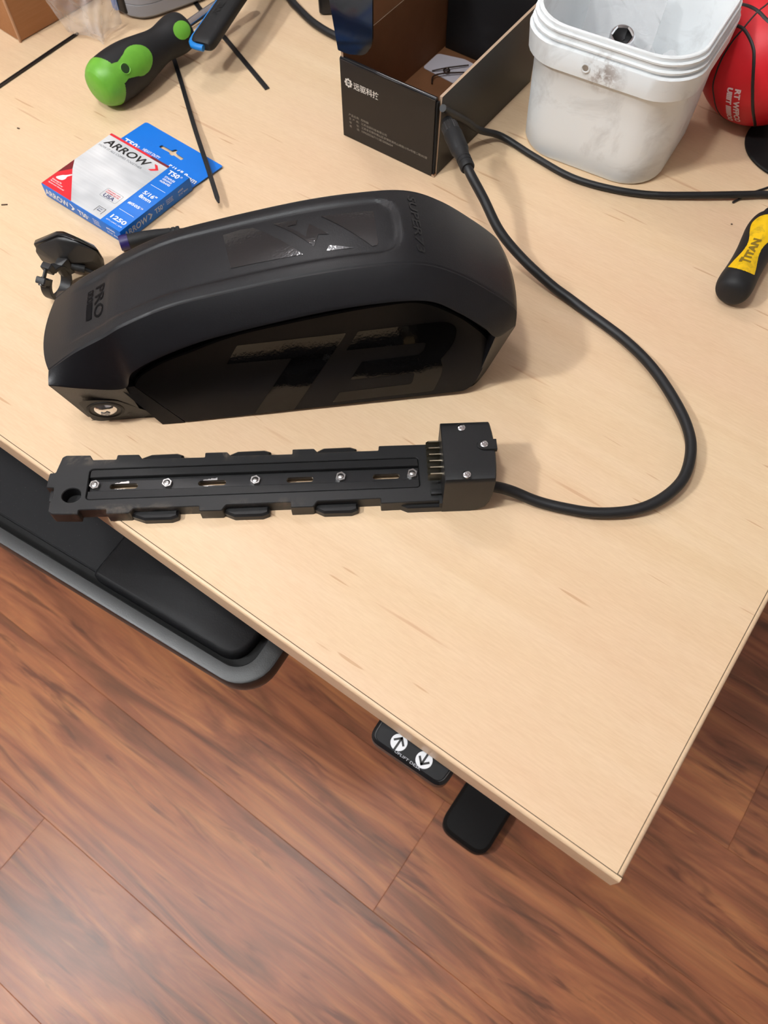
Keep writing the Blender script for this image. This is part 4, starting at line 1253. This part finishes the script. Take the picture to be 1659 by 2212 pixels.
def green_driver():
    L = Vector((-.7000, .4600, .0250))
    o = empty('nut_driver', tuple(L), 0, 'chunky green and black screwdriver handle with chrome shaft', 'screwdriver')
    d = Vector((.052, .997, .02)).normalized()
    z = d; x = Vector((1, 0, 0)); x = (x - z * x.dot(z)).normalized(); y = z.cross(x)
    M = Matrix((x, y, z)).transposed().to_4x4()
    ctrl = [(.0, .0), (.0100, .0005), (.0185, .0050), (.0232, .0140), (.0248, .0260), (.0250, .0400), (.0238, .0550), (.0208, .0720), (.0180, .0870), (.0176, .0970), (.0192, .1080), (.0200, .1170), (.0186, .1265), (.0130, .1310), (.0, .1320)]
    prof = smooth_prof(ctrl, 7)
    MB().lathe(prof, 64, M).obj('grip', RUB, o, 60)
    fn = spun(prof, 64, M)
    g = NT('driver_green').set(0.42, 0, 0.45)
    g.base(g.mix(g.noise(g.coord(), 90, 4), lin('5c9a2c'), lin('74b83c')))
    GR = g.m
    th = math.radians(-37)          # y axis of M points down: the side facing the room's near right
    def m1(a, t):
        dt = (t - th + math.pi) % (2 * math.pi) - math.pi
        s = dt * .0245
        wav = .0195 + .0030 * math.cos(2 * dt)
        if a < wav: return True
        if ((a - .0500) / .0170) ** 2 + (s / .0150) ** 2 < 1: return True
        return a < .040 and abs(s) < .0085 + .0035 * abs(a - .028) / .012
    inlay('end_cap', fn, m1, .0, .0690, 0, 2 * math.pi, 130, 300, GR, o)
    def m2(a, t):
        dt = (t - th + math.pi) % (2 * math.pi) - math.pi
        return ((a - .1150) / .0105) ** 2 + (dt * .019 / .0085) ** 2 < 1
    inlay('thumb_inlay', fn, m2, .1030, .1270, th - .9, th + .9, 80, 90, GR, o)
    p = fn(.0300, th, .0006)
    nn = (fn(.0300, th, .01) - fn(.0300, th, 0)).normalized()
    Mh = axis(p, nn)
    MB().lathe([(.0052, -.001), (.0056, .0002), (.0050, .0006), (.0042, -.0003)], 28, Mh).obj('hole_rim', GR, o)
    MB().lathe([(0, .0001), (.0044, .0001), (.0044, -.001), (0, -.001)], 24, Mh).obj('hanging_hole', plastic('driver_hole', lin('1d3a10'), 0.6), o)
    MB().lathe([(.0, .1290), (.0058, .1300), (.0058, .205), (.0050, .206), (0, .206)], 28, M).obj('shaft', CHR, o)
green_driver()

# ------------------------------------------------------------------ pliers (one handle reaches into view)
def pliers():
    o = empty('pliers', (-.660, .640, 0), 0, 'pliers with black handle and bright blue edge, lying over the driver shaft', 'pliers')
    I = inv_of(o)
    def handle(cl, name, flip=1):
        V, F = [], []
        n = len(cl)
        secs = [(.0030, 1), (.0085, 1), (.0115, 1), (.0130, 1)]
        for i, p in enumerate(cl):
            t = (cl[min(i + 1, n - 1)] - cl[max(i - 1, 0)]).normalized()
            s = t.cross(Vector((0, 0, 1))).normalized()
            u = s.cross(t)
            e = min(i, 3)
            hw = [.0095, .0118, .0128, .0132][e] * (1 - .10 * max(0, (i - 3) / n))
            hh = [.0040, .0062, .0068, .0070][e]
            sk = .0 if i else 0
            for k in range(16):
                a = 2 * math.pi * (k + .5) / 16
                c, q = math.cos(a), math.sin(a)
                c = math.copysign(abs(c) ** .55, c); q = math.copysign(abs(q) ** .55, q)
                V.append(p + s * hw * c + u * hh * q)
        for i in range(n - 1):
            for k in range(16):
                F.append((i * 16 + k, i * 16 + (k + 1) % 16, i * 16 + 16 + (k + 1) % 16, i * 16 + 16 + k))
        F += [tuple(range(16))[::-1], tuple((n - 1) * 16 + k for k in range(16))]
        return mesh(name, [I @ v for v in V], F, RUB, o, 40)
    blue = plastic('pliers_blue', lin('1a7fd0'), 0.4)
    cl = crv([(-.6425, .5640, .0395), (-.6478, .5830, .0405), (-.6560, .6130, .0430), (-.6660, .6480, .0450), (-.6800, .6900, .0440), (-.6960, .7350, .0360), (-.7080, .7650, .0260)], 5)
    h = handle(cl, 'handle_grip')
    # blue liner along the left edge, round the tip
    e = []
    n = len(cl)
    for i in range(n - 1, -1, -1):
        t = (cl[min(i + 1, n - 1)] - cl[max(i - 1, 0)]).normalized()
        s = t.cross(Vector((0, 0, 1))).normalized()
        w_ = [.0100, .0122, .0130, .0134][min(i, 3)] * (1 - .10 * max(0, (i - 3) / n))
        e.append(cl[i] - s * w_ + Vector((0, 0, -.0004)))
    t = (cl[1] - cl[0]).normalized(); s = t.cross(Vector((0, 0, 1))).normalized()
    e += [cl[0] - s * .0090 - t * .0018, cl[0] - s * .0040 - t * .0030, cl[0] + s * .0040 - t * .0030]
    b = MB()
    b.tube(e, .0033, 10)
    b.obj('handle_edge', blue, h, 60, inv=I)
    mt = plastic('moulded_mark', (0.006, 0.006, 0.006, 1), 0.7)
    p0, ax_ = Vector((-.6520, .5890, .0479)), (cl[14] - cl[6]).normalized()
    sx = ax_.cross(Vector((0, 0, 1))).normalized()
    text([('CHANNEL', 0, 0, .036, .0072, .01)], lambda a, b_: I @ (p0 + ax_ * a - sx * (b_ - .0036) + Vector((0, 0, .0018 * a / .036))), mt, h, 'moulded_name')
    cl2 = crv([(-.7290, .7180, .0090), (-.7270, .7300, .0100), (-.7230, .7480, .0130), (-.7180, .7640, .0160)], 5)
    h2 = handle(cl2, 'handle_grip')
    hd = MB()
    hd.prism(rpoly([(-.7250, .7550), (-.7020, .7620), (-.7060, .8200), (-.7160, .8560), (-.7240, .8560), (-.7320, .8000)], .004), .0100, .0220, bev=.002)
    hd.obj('jaw', plastic('tool_steel', (0.18, 0.18, 0.19, 1), 0.35, 0.5, 0, 1, 0, 1.0), o, inv=I)
    MB().lathe([(0, .0245), (.0062, .0240), (.0070, .0215), (.0070, .0200)], 24, Matrix.Translation((-.7150, .7750, 0))).obj('pivot', STL, o, inv=I)
pliers()

# ------------------------------------------------------------------ yellow and black driver at the right
def yellow_driver():
    L = Vector((-.0497, .5850, .0165))
    o = empty('screwdriver', tuple(L), 0, 'screwdriver with worn yellow and black handle at the right edge', 'screwdriver')
    d = Vector((-.055, .998, .012)).normalized()
    z = d; x = Vector((1, 0, 0)); x = (x - z * x.dot(z)).normalized(); y = z.cross(x)
    M = Matrix((x, y, z)).transposed().to_4x4()
    ctrl = [(.0, .0), (.0080, .0006), (.0130, .0038), (.0152, .0095), (.0156, .0180), (.0150, .0280), (.0146, .0420), (.0150, .0580), (.0164, .0740), (.0174, .0880), (.0160, .1000), (.0120, .1080), (.0100, .1160), (.0, .1165)]
    prof = smooth_prof(ctrl, 7)
    MB().lathe(prof, 56, M).obj('grip', RUB, o, 60)
    fn = spun(prof, 56, M)
    g = NT('driver_yellow').set(0.45, 0, 0.4)
    v = g.coord()
    dirt = g.noise(v, 120, 5, 0.65, 0.6)
    g.base(g.mix(g.ramp(dirt, [(0.50, (0, 0, 0, 1)), (0.75, (0.75, 0.75, 0.75, 1))]), lin('e8bb08'), lin('8a6d1c')))
    th = math.radians(-97)
    def m(a, t):
        dt = t - th
        e = min(1, abs(dt) / .8)
        if a < .0165 + .0040 * e * e or a > .0930: return False
        k = max(0, (a - .0165) / .0765)
        wdt = .0098 + .0030 * math.cos(2 * math.pi * k / .88)
        if k > .82: wdt *= math.sqrt(max(0, 1 - ((k - .82) / .18) ** 2))
        return abs(dt) * .0152 < wdt
    yp = inlay('yellow_inlay', fn, m, .0160, .0935, th - 1.1, th + 1.1, 150, 110, g.m, o)
    ink = plastic('driver_ink', lin('7d6410'), 0.5)
    def tf(a, b_):
        return fn(a, th - (b_ - .0040) / .0150 * 1.0, .0009)
    text([('T', .0265, .0000, .0070, .0092, .07), ('ITAN', .0340, .0012, .0260, .0066, .06)], tf, ink, yp, 'printed_text', 60)
    MB().lathe([(.0, .1150), (.0034, .1155), (.0034, .215), (.0015, .225), (0, .226)], 20, M).obj('shaft', STL, o)
yellow_driver()

# ------------------------------------------------------------------ handlebar display standing behind the battery
def hull(name, pts, mat, parent, I, bev=.0012):
    b = bmesh.new()
    for p in pts:
        b.verts.new(I @ Vector(p))
    r = bmesh.ops.convex_hull(b, input=b.verts[:])
    bmesh.ops.delete(b, geom=[g for g in r['geom_interior'] if isinstance(g, bmesh.types.BMVert)], context='VERTS')
    bmesh.ops.dissolve_limit(b, angle_limit=math.radians(4), verts=b.verts[:], edges=b.edges[:])
    bmesh.ops.bevel(b, geom=b.edges[:], offset=bev, segments=2, affect='EDGES', profile=.5)
    q = MB().bm(b)
    return mesh(name, q.v, q.f, mat, parent, 28)

def display():
    o = empty('handlebar_display', (-.5480, .2700, 0), 0, 'small black handlebar display with a clamp ring, behind the battery nose', 'display')
    I = inv_of(o)
    aw = Vector((-.86, .50, .10))
    rim = [Vector(p) for p in ((-.5782, .2668, .0300), (-.5782 + .0012, .2668, .0195), (-.5526, .2778, .0460), (-.5465, .2812, .0470), (-.5328, .2835, .0460), (-.5207, .2914, .0360), (-.5249, .2955, .0200), (-.5300, .2960, .0040), (-.5560, .2830, .0030))]
    case = plastic('display_case', (0.013, 0.013, 0.014, 1), 0.45, 0.45, 0.12, 1200)
    c = sum(rim, Vector()) / len(rim)
    front = [c + (p - c) * .97 for p in rim]
    backp = [(-.5800, .2655, .0225), (-.5770, .2655, .0130), (-.5516, .2677, .0210), (-.5450, .2725, .0300), (-.5275, .2855, .0250), (-.5420, .2860, .0040), (-.5650, .2740, .0030), (-.5522, .2757, .0445), (-.5330, .2820, .0430)]
    hull('case', front + [Vector(p) for p in backp], case, o, I, .0009)
    lensr = [c + (p - c) * 1.02 + aw * .0012 for p in rim] + [c + (p - c) * .93 + aw * .0075 for p in rim]
    hull('lens_cover', lensr, plastic('display_lens', (0.006, 0.006, 0.007, 1), 0.18), o, I, .0007)
    # clamp ring
    cen = Vector((-.5440, .2540, .0156))
    axd = Vector((.97, .24, 0)).normalized()
    M = axis(cen, axd)
    def arc(a0, a1, ri=.0127, ro=.0157, hw=.0052, n=30):
        V, F = [], []
        for i in range(n + 1):
            a = math.radians(a0 + (a1 - a0) * i / n)
            for r_, z_ in ((ri, -hw), (ro - .0006, -hw), (ro, -hw + .0006), (ro, hw - .0006), (ro - .0006, hw), (ri, hw)):
                V.append(M @ Vector((r_ * math.cos(a), r_ * math.sin(a), z_)))
        for i in range(n):
            for k in range(6):
                F.append((i * 6 + k, i * 6 + (k + 1) % 6, i * 6 + 6 + (k + 1) % 6, i * 6 + 6 + k))
        F += [tuple(range(6))[::-1], tuple(n * 6 + k for k in range(6))]
        return [I @ v for v in V], F
    # in M: x is sideways (towards +y of up x axis), y is up
    V, F = arc(122, 452)
    cl = mesh('clamp_ring', V, F, case, o, 30)
    # two ears with a bolt where the ring opens
    for a, nm in ((126, 0), (103, 1)):
        t = math.radians(a)
        d = Vector((math.cos(t), math.sin(t), 0))
        e = Vector((-math.sin(t), math.cos(t), 0))
        Me = M @ Matrix((d, e, Vector((0, 0, 1)))).transposed().to_4x4()
        s0, s1 = ((-.0005, .0055) if nm == 0 else (-.0058, .0002))
        MB().prism(rpoly([(.0125, s0), (.0225, s0), (.0225, s1), (.0125, s1)], .0012, 3), -.0050, .0050, bev=.001, bev0=.001, M=Me).obj('clamp_ear', case, cl, 30, inv=I)
        if nm == 0:
            Mb = Me @ Matrix.Translation((.0180, s1, 0)) @ Matrix.Rotation(math.radians(-90), 4, 'X')
            MB().lathe([(.0034, -.001), (.0034, .0010), (.0030, .0014), (.0018, .0014), (.0016, .0002), (0, .0001)], 24, Mb).obj('clamp_bolt', plastic('bolt_dark', (0.10, 0.10, 0.105, 1), 0.3, 0.5, 0, 1, 0, 1.0), cl, 30, inv=I)
            MB().tube([Me @ Vector((.0180, -.008, 0)), Me @ Vector((.0180, 0, 0))], .0017, 12).obj('bolt_shank', case, cl, 30, inv=I)
    arm = [(-.5490, .2610, .0275), (-.5430, .2630, .0270), (-.5520, .2690, .0290), (-.5420, .2730, .0300), (-.5490, .2620, .0150), (-.5430, .2630, .0140), (-.5510, .2700, .0120), (-.5420, .2740, .0120)]
    hull('clamp_arm', arm, case, o, I, .0008)
    # its lead and plug, which come out again beyond the battery
    MB().tube([(-.5440, .2740, .0190), (-.5395, .2765, .0175), (-.5350, .2800, .0155)], .0034, 14).obj('strain_relief', RUB, o, 60, inv=I)
    lead = crv([(-.5355, .2797, .0157), (-.5290, .2840, .0110), (-.5200, .2900, .0040), (-.5050, .3030, .0020), (-.4750, .3330, .0020), (-.4200, .3830, .0020), (-.4050, .4050, .0022), (-.4200, .4180, .0028), (-.4550, .4060, .0040), (-.4900, .3850, .0062), (-.5090, .3690, .0074)], 8)
    cb = MB().tube(lead, .0019, 10).obj('lead', CABM, o, 60, inv=I)
    p0, p1 = Vector((-.5060, .3718, .0074)), Vector((-.5400, .3262, .0074))
    Mp = axis(p0, p1 - p0)
    pg = MB().lathe([(0, 0), (.0036, 0), (.0042, .0006), (.0042, .0030), (.0037, .0034), (.0037, .0044), (.0042, .0048), (.0042, .0072), (.0037, .0076), (.0037, .0086), (.0042, .0090), (.0043, .0120), (.0056, .0220), (.0066, .0350), (.0068, .0480), (.0066, .0484), (0, .0484)], 28, Mp).obj('plug', RUB, cb, 40, inv=I)
    MB().lathe([(.0060, .0480), (.0071, .0484), (.0072, .0545), (.0068, .0566), (.0058, .0566), (.0056, .0540), (0, .0535)], 28, Mp).obj('plug_mouth', plastic('plug_violet', lin('231856'), 0.45), pg, 40, inv=I)
display()

# ------------------------------------------------------------------ things along the far edge
def brown_carton():
    o = empty('brown_carton', (-.8634, .4939, 0), -4.5, 'plain brown cardboard carton in the top left corner', 'box')
    t = NT('kraft_card').set(0.75, 0, 0.2)
    v = t.coord()
    t.base(t.mix(t.noise(t.coord('Object', (300, 20, 300)), 1, 3), lin('a06f48'), lin('b0805a')))
    t.bump(t.noise(v, 500, 2), 0.1, 0.0004)
    MB().box(-.300, 0, 0, .230, .0006, .17, .0016, 2).obj('body', t.m, o)
    edge = plastic('kraft_worn', lin('b98f6e'), 0.8)
    MB().tube([(-.0002, .0002, .0010), (-.0003, .0003, .17)], .0016, 8).obj('corner_crease', edge, o, 60)
    MB().box(-.302, .0012, -.001, .0950, .1702, .1725, .0006).obj('top_flap', t.m, o)
    MB().box(-.302, .0012, .1200 - .0245, .2310, .1702, .1725, .0006).obj('top_flap', t.m, o)
brown_carton()

def clear_bag():
    c = NT('bag_film').set(0.22, 0, 0.5)
    c.base((0.80, 0.76, 0.76, 1))
    n1 = c.noise(c.coord('Object', (1, 1, .5)), 38, 4, 0.6, 1.0)
    fr = c.n('ShaderNodeLayerWeight')
    fr.inputs['Blend'].default_value = 0.35
    al = c.math('ADD', c.math('MULTIPLY', n1, 0.22), c.math('MULTIPLY_ADD', fr.outputs['Facing'], 0.35))
    al.node.inputs[1].default_value = 0
    c.l(c.math('ADD', c.math('MULTIPLY', n1, 0.35), c.math('MULTIPLY', fr.outputs['Facing'], 0.35)), c.b.inputs['Alpha'])
    c.bump(n1, 0.7, 0.008)
    random.seed(4)
    n, m = 30, 30
    top0, top1 = Vector((-.8300, .5180, .0560)), Vector((-.7780, .5750, .0560))
    bl, br = Vector((-.8250, .5330, .0060)), Vector((-.7860, .5800, .0060))
    tip = Vector((-.7790, .5462, .0022))
    V, F = [], []
    out = Vector((.70, -.60, 0)).normalized()
    for side in (0, 1):
        for i in range(n):
            for j in range(m):
                a, b = i / (n - 1), j / (m - 1)
                p = (top0.lerp(top1, a)).lerp(bl.lerp(br, a), b)
                k = b ** 2.0 * (1 - (2 * abs(a - .5)) ** 1.5)
                q = p.lerp(Vector((tip.x, tip.y, p.z)) + (p - tip) * .25 * Vector((1, 1, 0)), k)
                q.z = p.z * (1 - k * .55) + .0022 * k
                wob = .0035 * math.sin(9 * a + 4 * b) + .0025 * math.sin(17 * a - 7 * b + 1) + .0018 * math.sin(29 * a + 13 * b)
                env = math.sin(math.pi * min(1, max(0, a))) ** .5 * (1 - .5 * b)
                q = q + out * ((.013 if side == 0 else -.006) * env + wob * (0.3 + env) * (1 if side == 0 else .6))
                q.z = max(.0006, q.z + .4 * wob * (1 - b))
                V.append(q)
    for k in (0, n * m):
        for i in range(n - 1):
            for j in range(m - 1):
                F.append((k + i * m + j, k + (i + 1) * m + j, k + (i + 1) * m + j + 1, k + i * m + j + 1))
    tag(mesh('clear_bag', V, F, c.m, None, 60), 'crumpled clear plastic bag between the brown carton and the grey case', 'bag')
clear_bag()

def grey_case():
    o = empty('tool_case', (-.8000, .6800, 0), 0, 'grey plastic case with blue and black end, at the top left edge', 'case')
    I = inv_of(o)
    gm = plastic('case_grey', lin('8f9096'), 0.42, 0.45, 0.12, 700)
    foot = rpoly([(-.8180, .6050), (-.8130, .5985), (-.7960, .5965), (-.7780, .6030), (-.7690, .6150), (-.7450, .6760), (-.7460, .7000), (-.7600, .7500), (-.8200, .7500), (-.8300, .6600)], [.004, .004, .008, .010, .014, .03, .02, .02, .02, .02], 6)
    MB().prism(foot, .0010, .0175, bev0=.004, bev=.0003).obj('lower_shell', gm, o, 40, inv=I)
    MB().prism(offset(ccw(foot), .0006), .0175, .0182).obj('seam_gasket', plastic('case_seam', (0.01, 0.01, 0.01, 1), 0.6), o, 40, inv=I)
    MB().prism(foot, .0182, .0600, bev=.006).obj('upper_shell', gm, o, 40, inv=I)
    MB().prism(rpoly([(-.8150, .5995), (-.8050, .5955), (-.7945, .5950), (-.7935, .6010), (-.8120, .6060)], .0012, 3), .0060, .0560, bev=.0015, bev0=.0015).obj('black_latch', BLK, o, 40, inv=I)
    MB().prism(rpoly([(-.8300, .6080), (-.8150, .5945), (-.8085, .5935), (-.8060, .5985), (-.8240, .6160)], .0015, 3), .0060, .0540, bev=.0015, bev0=.0015).obj('blue_bumper', plastic('case_blue', lin('0d6fc4'), 0.45), o, 40, inv=I)
grey_case()

def adapter():
    a = math.degrees(math.atan2(.0083, .0085))
    o = empty('power_adapter', (-.6181, .7296, 0), 40, 'black power adapter with white lettering behind the black box', 'adapter')
    m = plastic('adapter_black', (0.010, 0.010, 0.011, 1), 0.35)
    MB().prism(rrect(0, .060, 0, .095, .005), .0004, .0300, bev=.003, bev0=.002).obj('body', m, o, 40)
    MB().prism(rrect(.0015, .0585, .0015, .0935, .005), .0296, .0304, bev=.0003).obj('label', plastic('adapter_label', (0.014, 0.014, 0.015, 1), 0.25), o, 40)
    text([('on', 0, 0, .016, .0085, .04)], lambda x, y: Vector((.0120 + x, .0080 + y, .0306)), plastic('adapter_ink', lin('c9cdd6'), 0.5), o)
    I = inv_of(o)
    c = crv([(-.7000, .7700, .0046), (-.6800, .7430, .0046), (-.6609, .7305, .0046), (-.6367, .7192, .0046), (-.6085, .7091, .0046), (-.5755, .7043, .0046), (-.5350, .7070, .0046), (-.5080, .7250, .0046), (-.5000, .7700, .0046), (-.5150, .8000, .0060), (-.5520, .8020, .0100), (-.5560, .7950, .0110)], 6)
    MB().tube(c, .0042, 12).obj('lead', CABM, o, 60, inv=I)
adapter()

# ------------------------------------------------------------------ keyboard tray under the desk
def tray():
    Zr = -.1000
    o = empty('keyboard_tray', (-.1943, .0823, Zr), 4.96, 'black keyboard tray with raised rim slid out under the desk', 'tray')
    LX, LY = .70, .30
    fr = plastic('tray_frame', (0.020, 0.021, 0.021, 1), 0.42, 0.5, 0.2, 900)
    dark = plastic('tray_floor', (0.006, 0.006, 0.006, 1), 0.7, 0.3)
    R = .032
    def ring(x0, x1, y0, y1, r, z): return [(a, b, z) for a, b in rrect(x0, x1, y0, y1, r, 8)]
    rs = [ring(-LX + .008, -.008, .008, LY - .008, R - .006, -.0300), ring(-LX + .0015, -.0015, .0015, LY - .0015, R - .001, -.0240), ring(-LX, 0, 0, LY, R, -.0150), ring(-LX, 0, 0, LY, R, -.0028), ring(-LX + .0008, -.0008, .0008, LY - .0008, R - .0008, -.0008), ring(-LX + .0028, -.0028, .0028, LY - .0028, R - .0028, 0),
          ring(-LX + .0125, -.0165, .0122, LY - .0125, R - .012, 0), ring(-LX + .0135, -.0175, .0132, LY - .0135, R - .013, -.0010), ring(-LX + .0140, -.0180, .0137, LY - .0140, R - .0135, -.0170)]
    V, F, n = [], [], len(rs[0])
    for r_ in rs: V += r_
    for k in range(len(rs) - 1):
        for j in range(n):
            F.append((k * n + j, k * n + (j + 1) % n, (k + 1) * n + (j + 1) % n, (k + 1) * n + j))
    F += [tuple(range(n))[::-1], tuple((len(rs) - 1) * n + j for j in range(n))]
    mesh('frame', V, F, fr, o, 40)
    MB().box(-LX + .02, -.022, .016, LY - .02, -.0170, -.0162).obj('floor_sheet', dark, o)
    mat = NT('pad_cloth').set(0.75, 0, 0.25)
    nz = mat.noise(mat.coord(), 300, 3)
    spk = mat.ramp(mat.noise(mat.coord(), 700, 1), [(0.74, (0.013, 0.013, 0.014, 1)), (0.80, (0.06, 0.06, 0.06, 1))])
    mat.base(spk)
    mat.bump(nz, 0.2, 0.0006)
    MB().prism(rpoly([(-LX + .02, .0255), (-.1895, .0245), (-.1895, LY - .03), (-LX + .02, LY - .03)], .003), -.0162, -.0110, bev=.0012).obj('keyboard_pad', mat.m, o)
    out = rpoly([(-.1875, .0190), (-.0300, .0190), (-.0230, .1080), (-.1875, .1080)], [.006, .020, .016, .006], 8)
    MB().prism(out, -.0162, -.0024, bev=.0040).obj('wrist_rest', plastic('rest_rubber', (0.008, 0.008, 0.009, 1), 0.62, 0.3, 0.3, 700, 0.3), o, 50)
    # sliding arm that carries the tray from the underside of the desk
    MB().box(-.42, -.28, .12, .30, -.0360, -.0300, .002).box(-.38, -.32, .24, .30, -.0360, .0752, .002).obj('arm', fr, o)
tray()
# flakes of dirt on the desk
for x, y, a, ln, lb in ((-.6764, .3030, 40, .0060, 'small dark splinter on the desk at the left edge'), (-.7521, .3895, 10, .0030, 'brown crumb on the desk between the cable tie and the staple box'), (-.0872, .6886, 0, .0016, 'dark speck on the desk below the long cable at the right')):
    q = MB().box(-ln / 2, ln / 2, -.0007, .0007, 0.0001, .0009, .0003)
    q = q.obj('crumb', plastic('crumb_brown', lin('4a3526'), 0.8))
    q.location = (x, y, DZ); q.rotation_euler = (0, 0, math.radians(a))
    tag(q, lb, 'crumb')
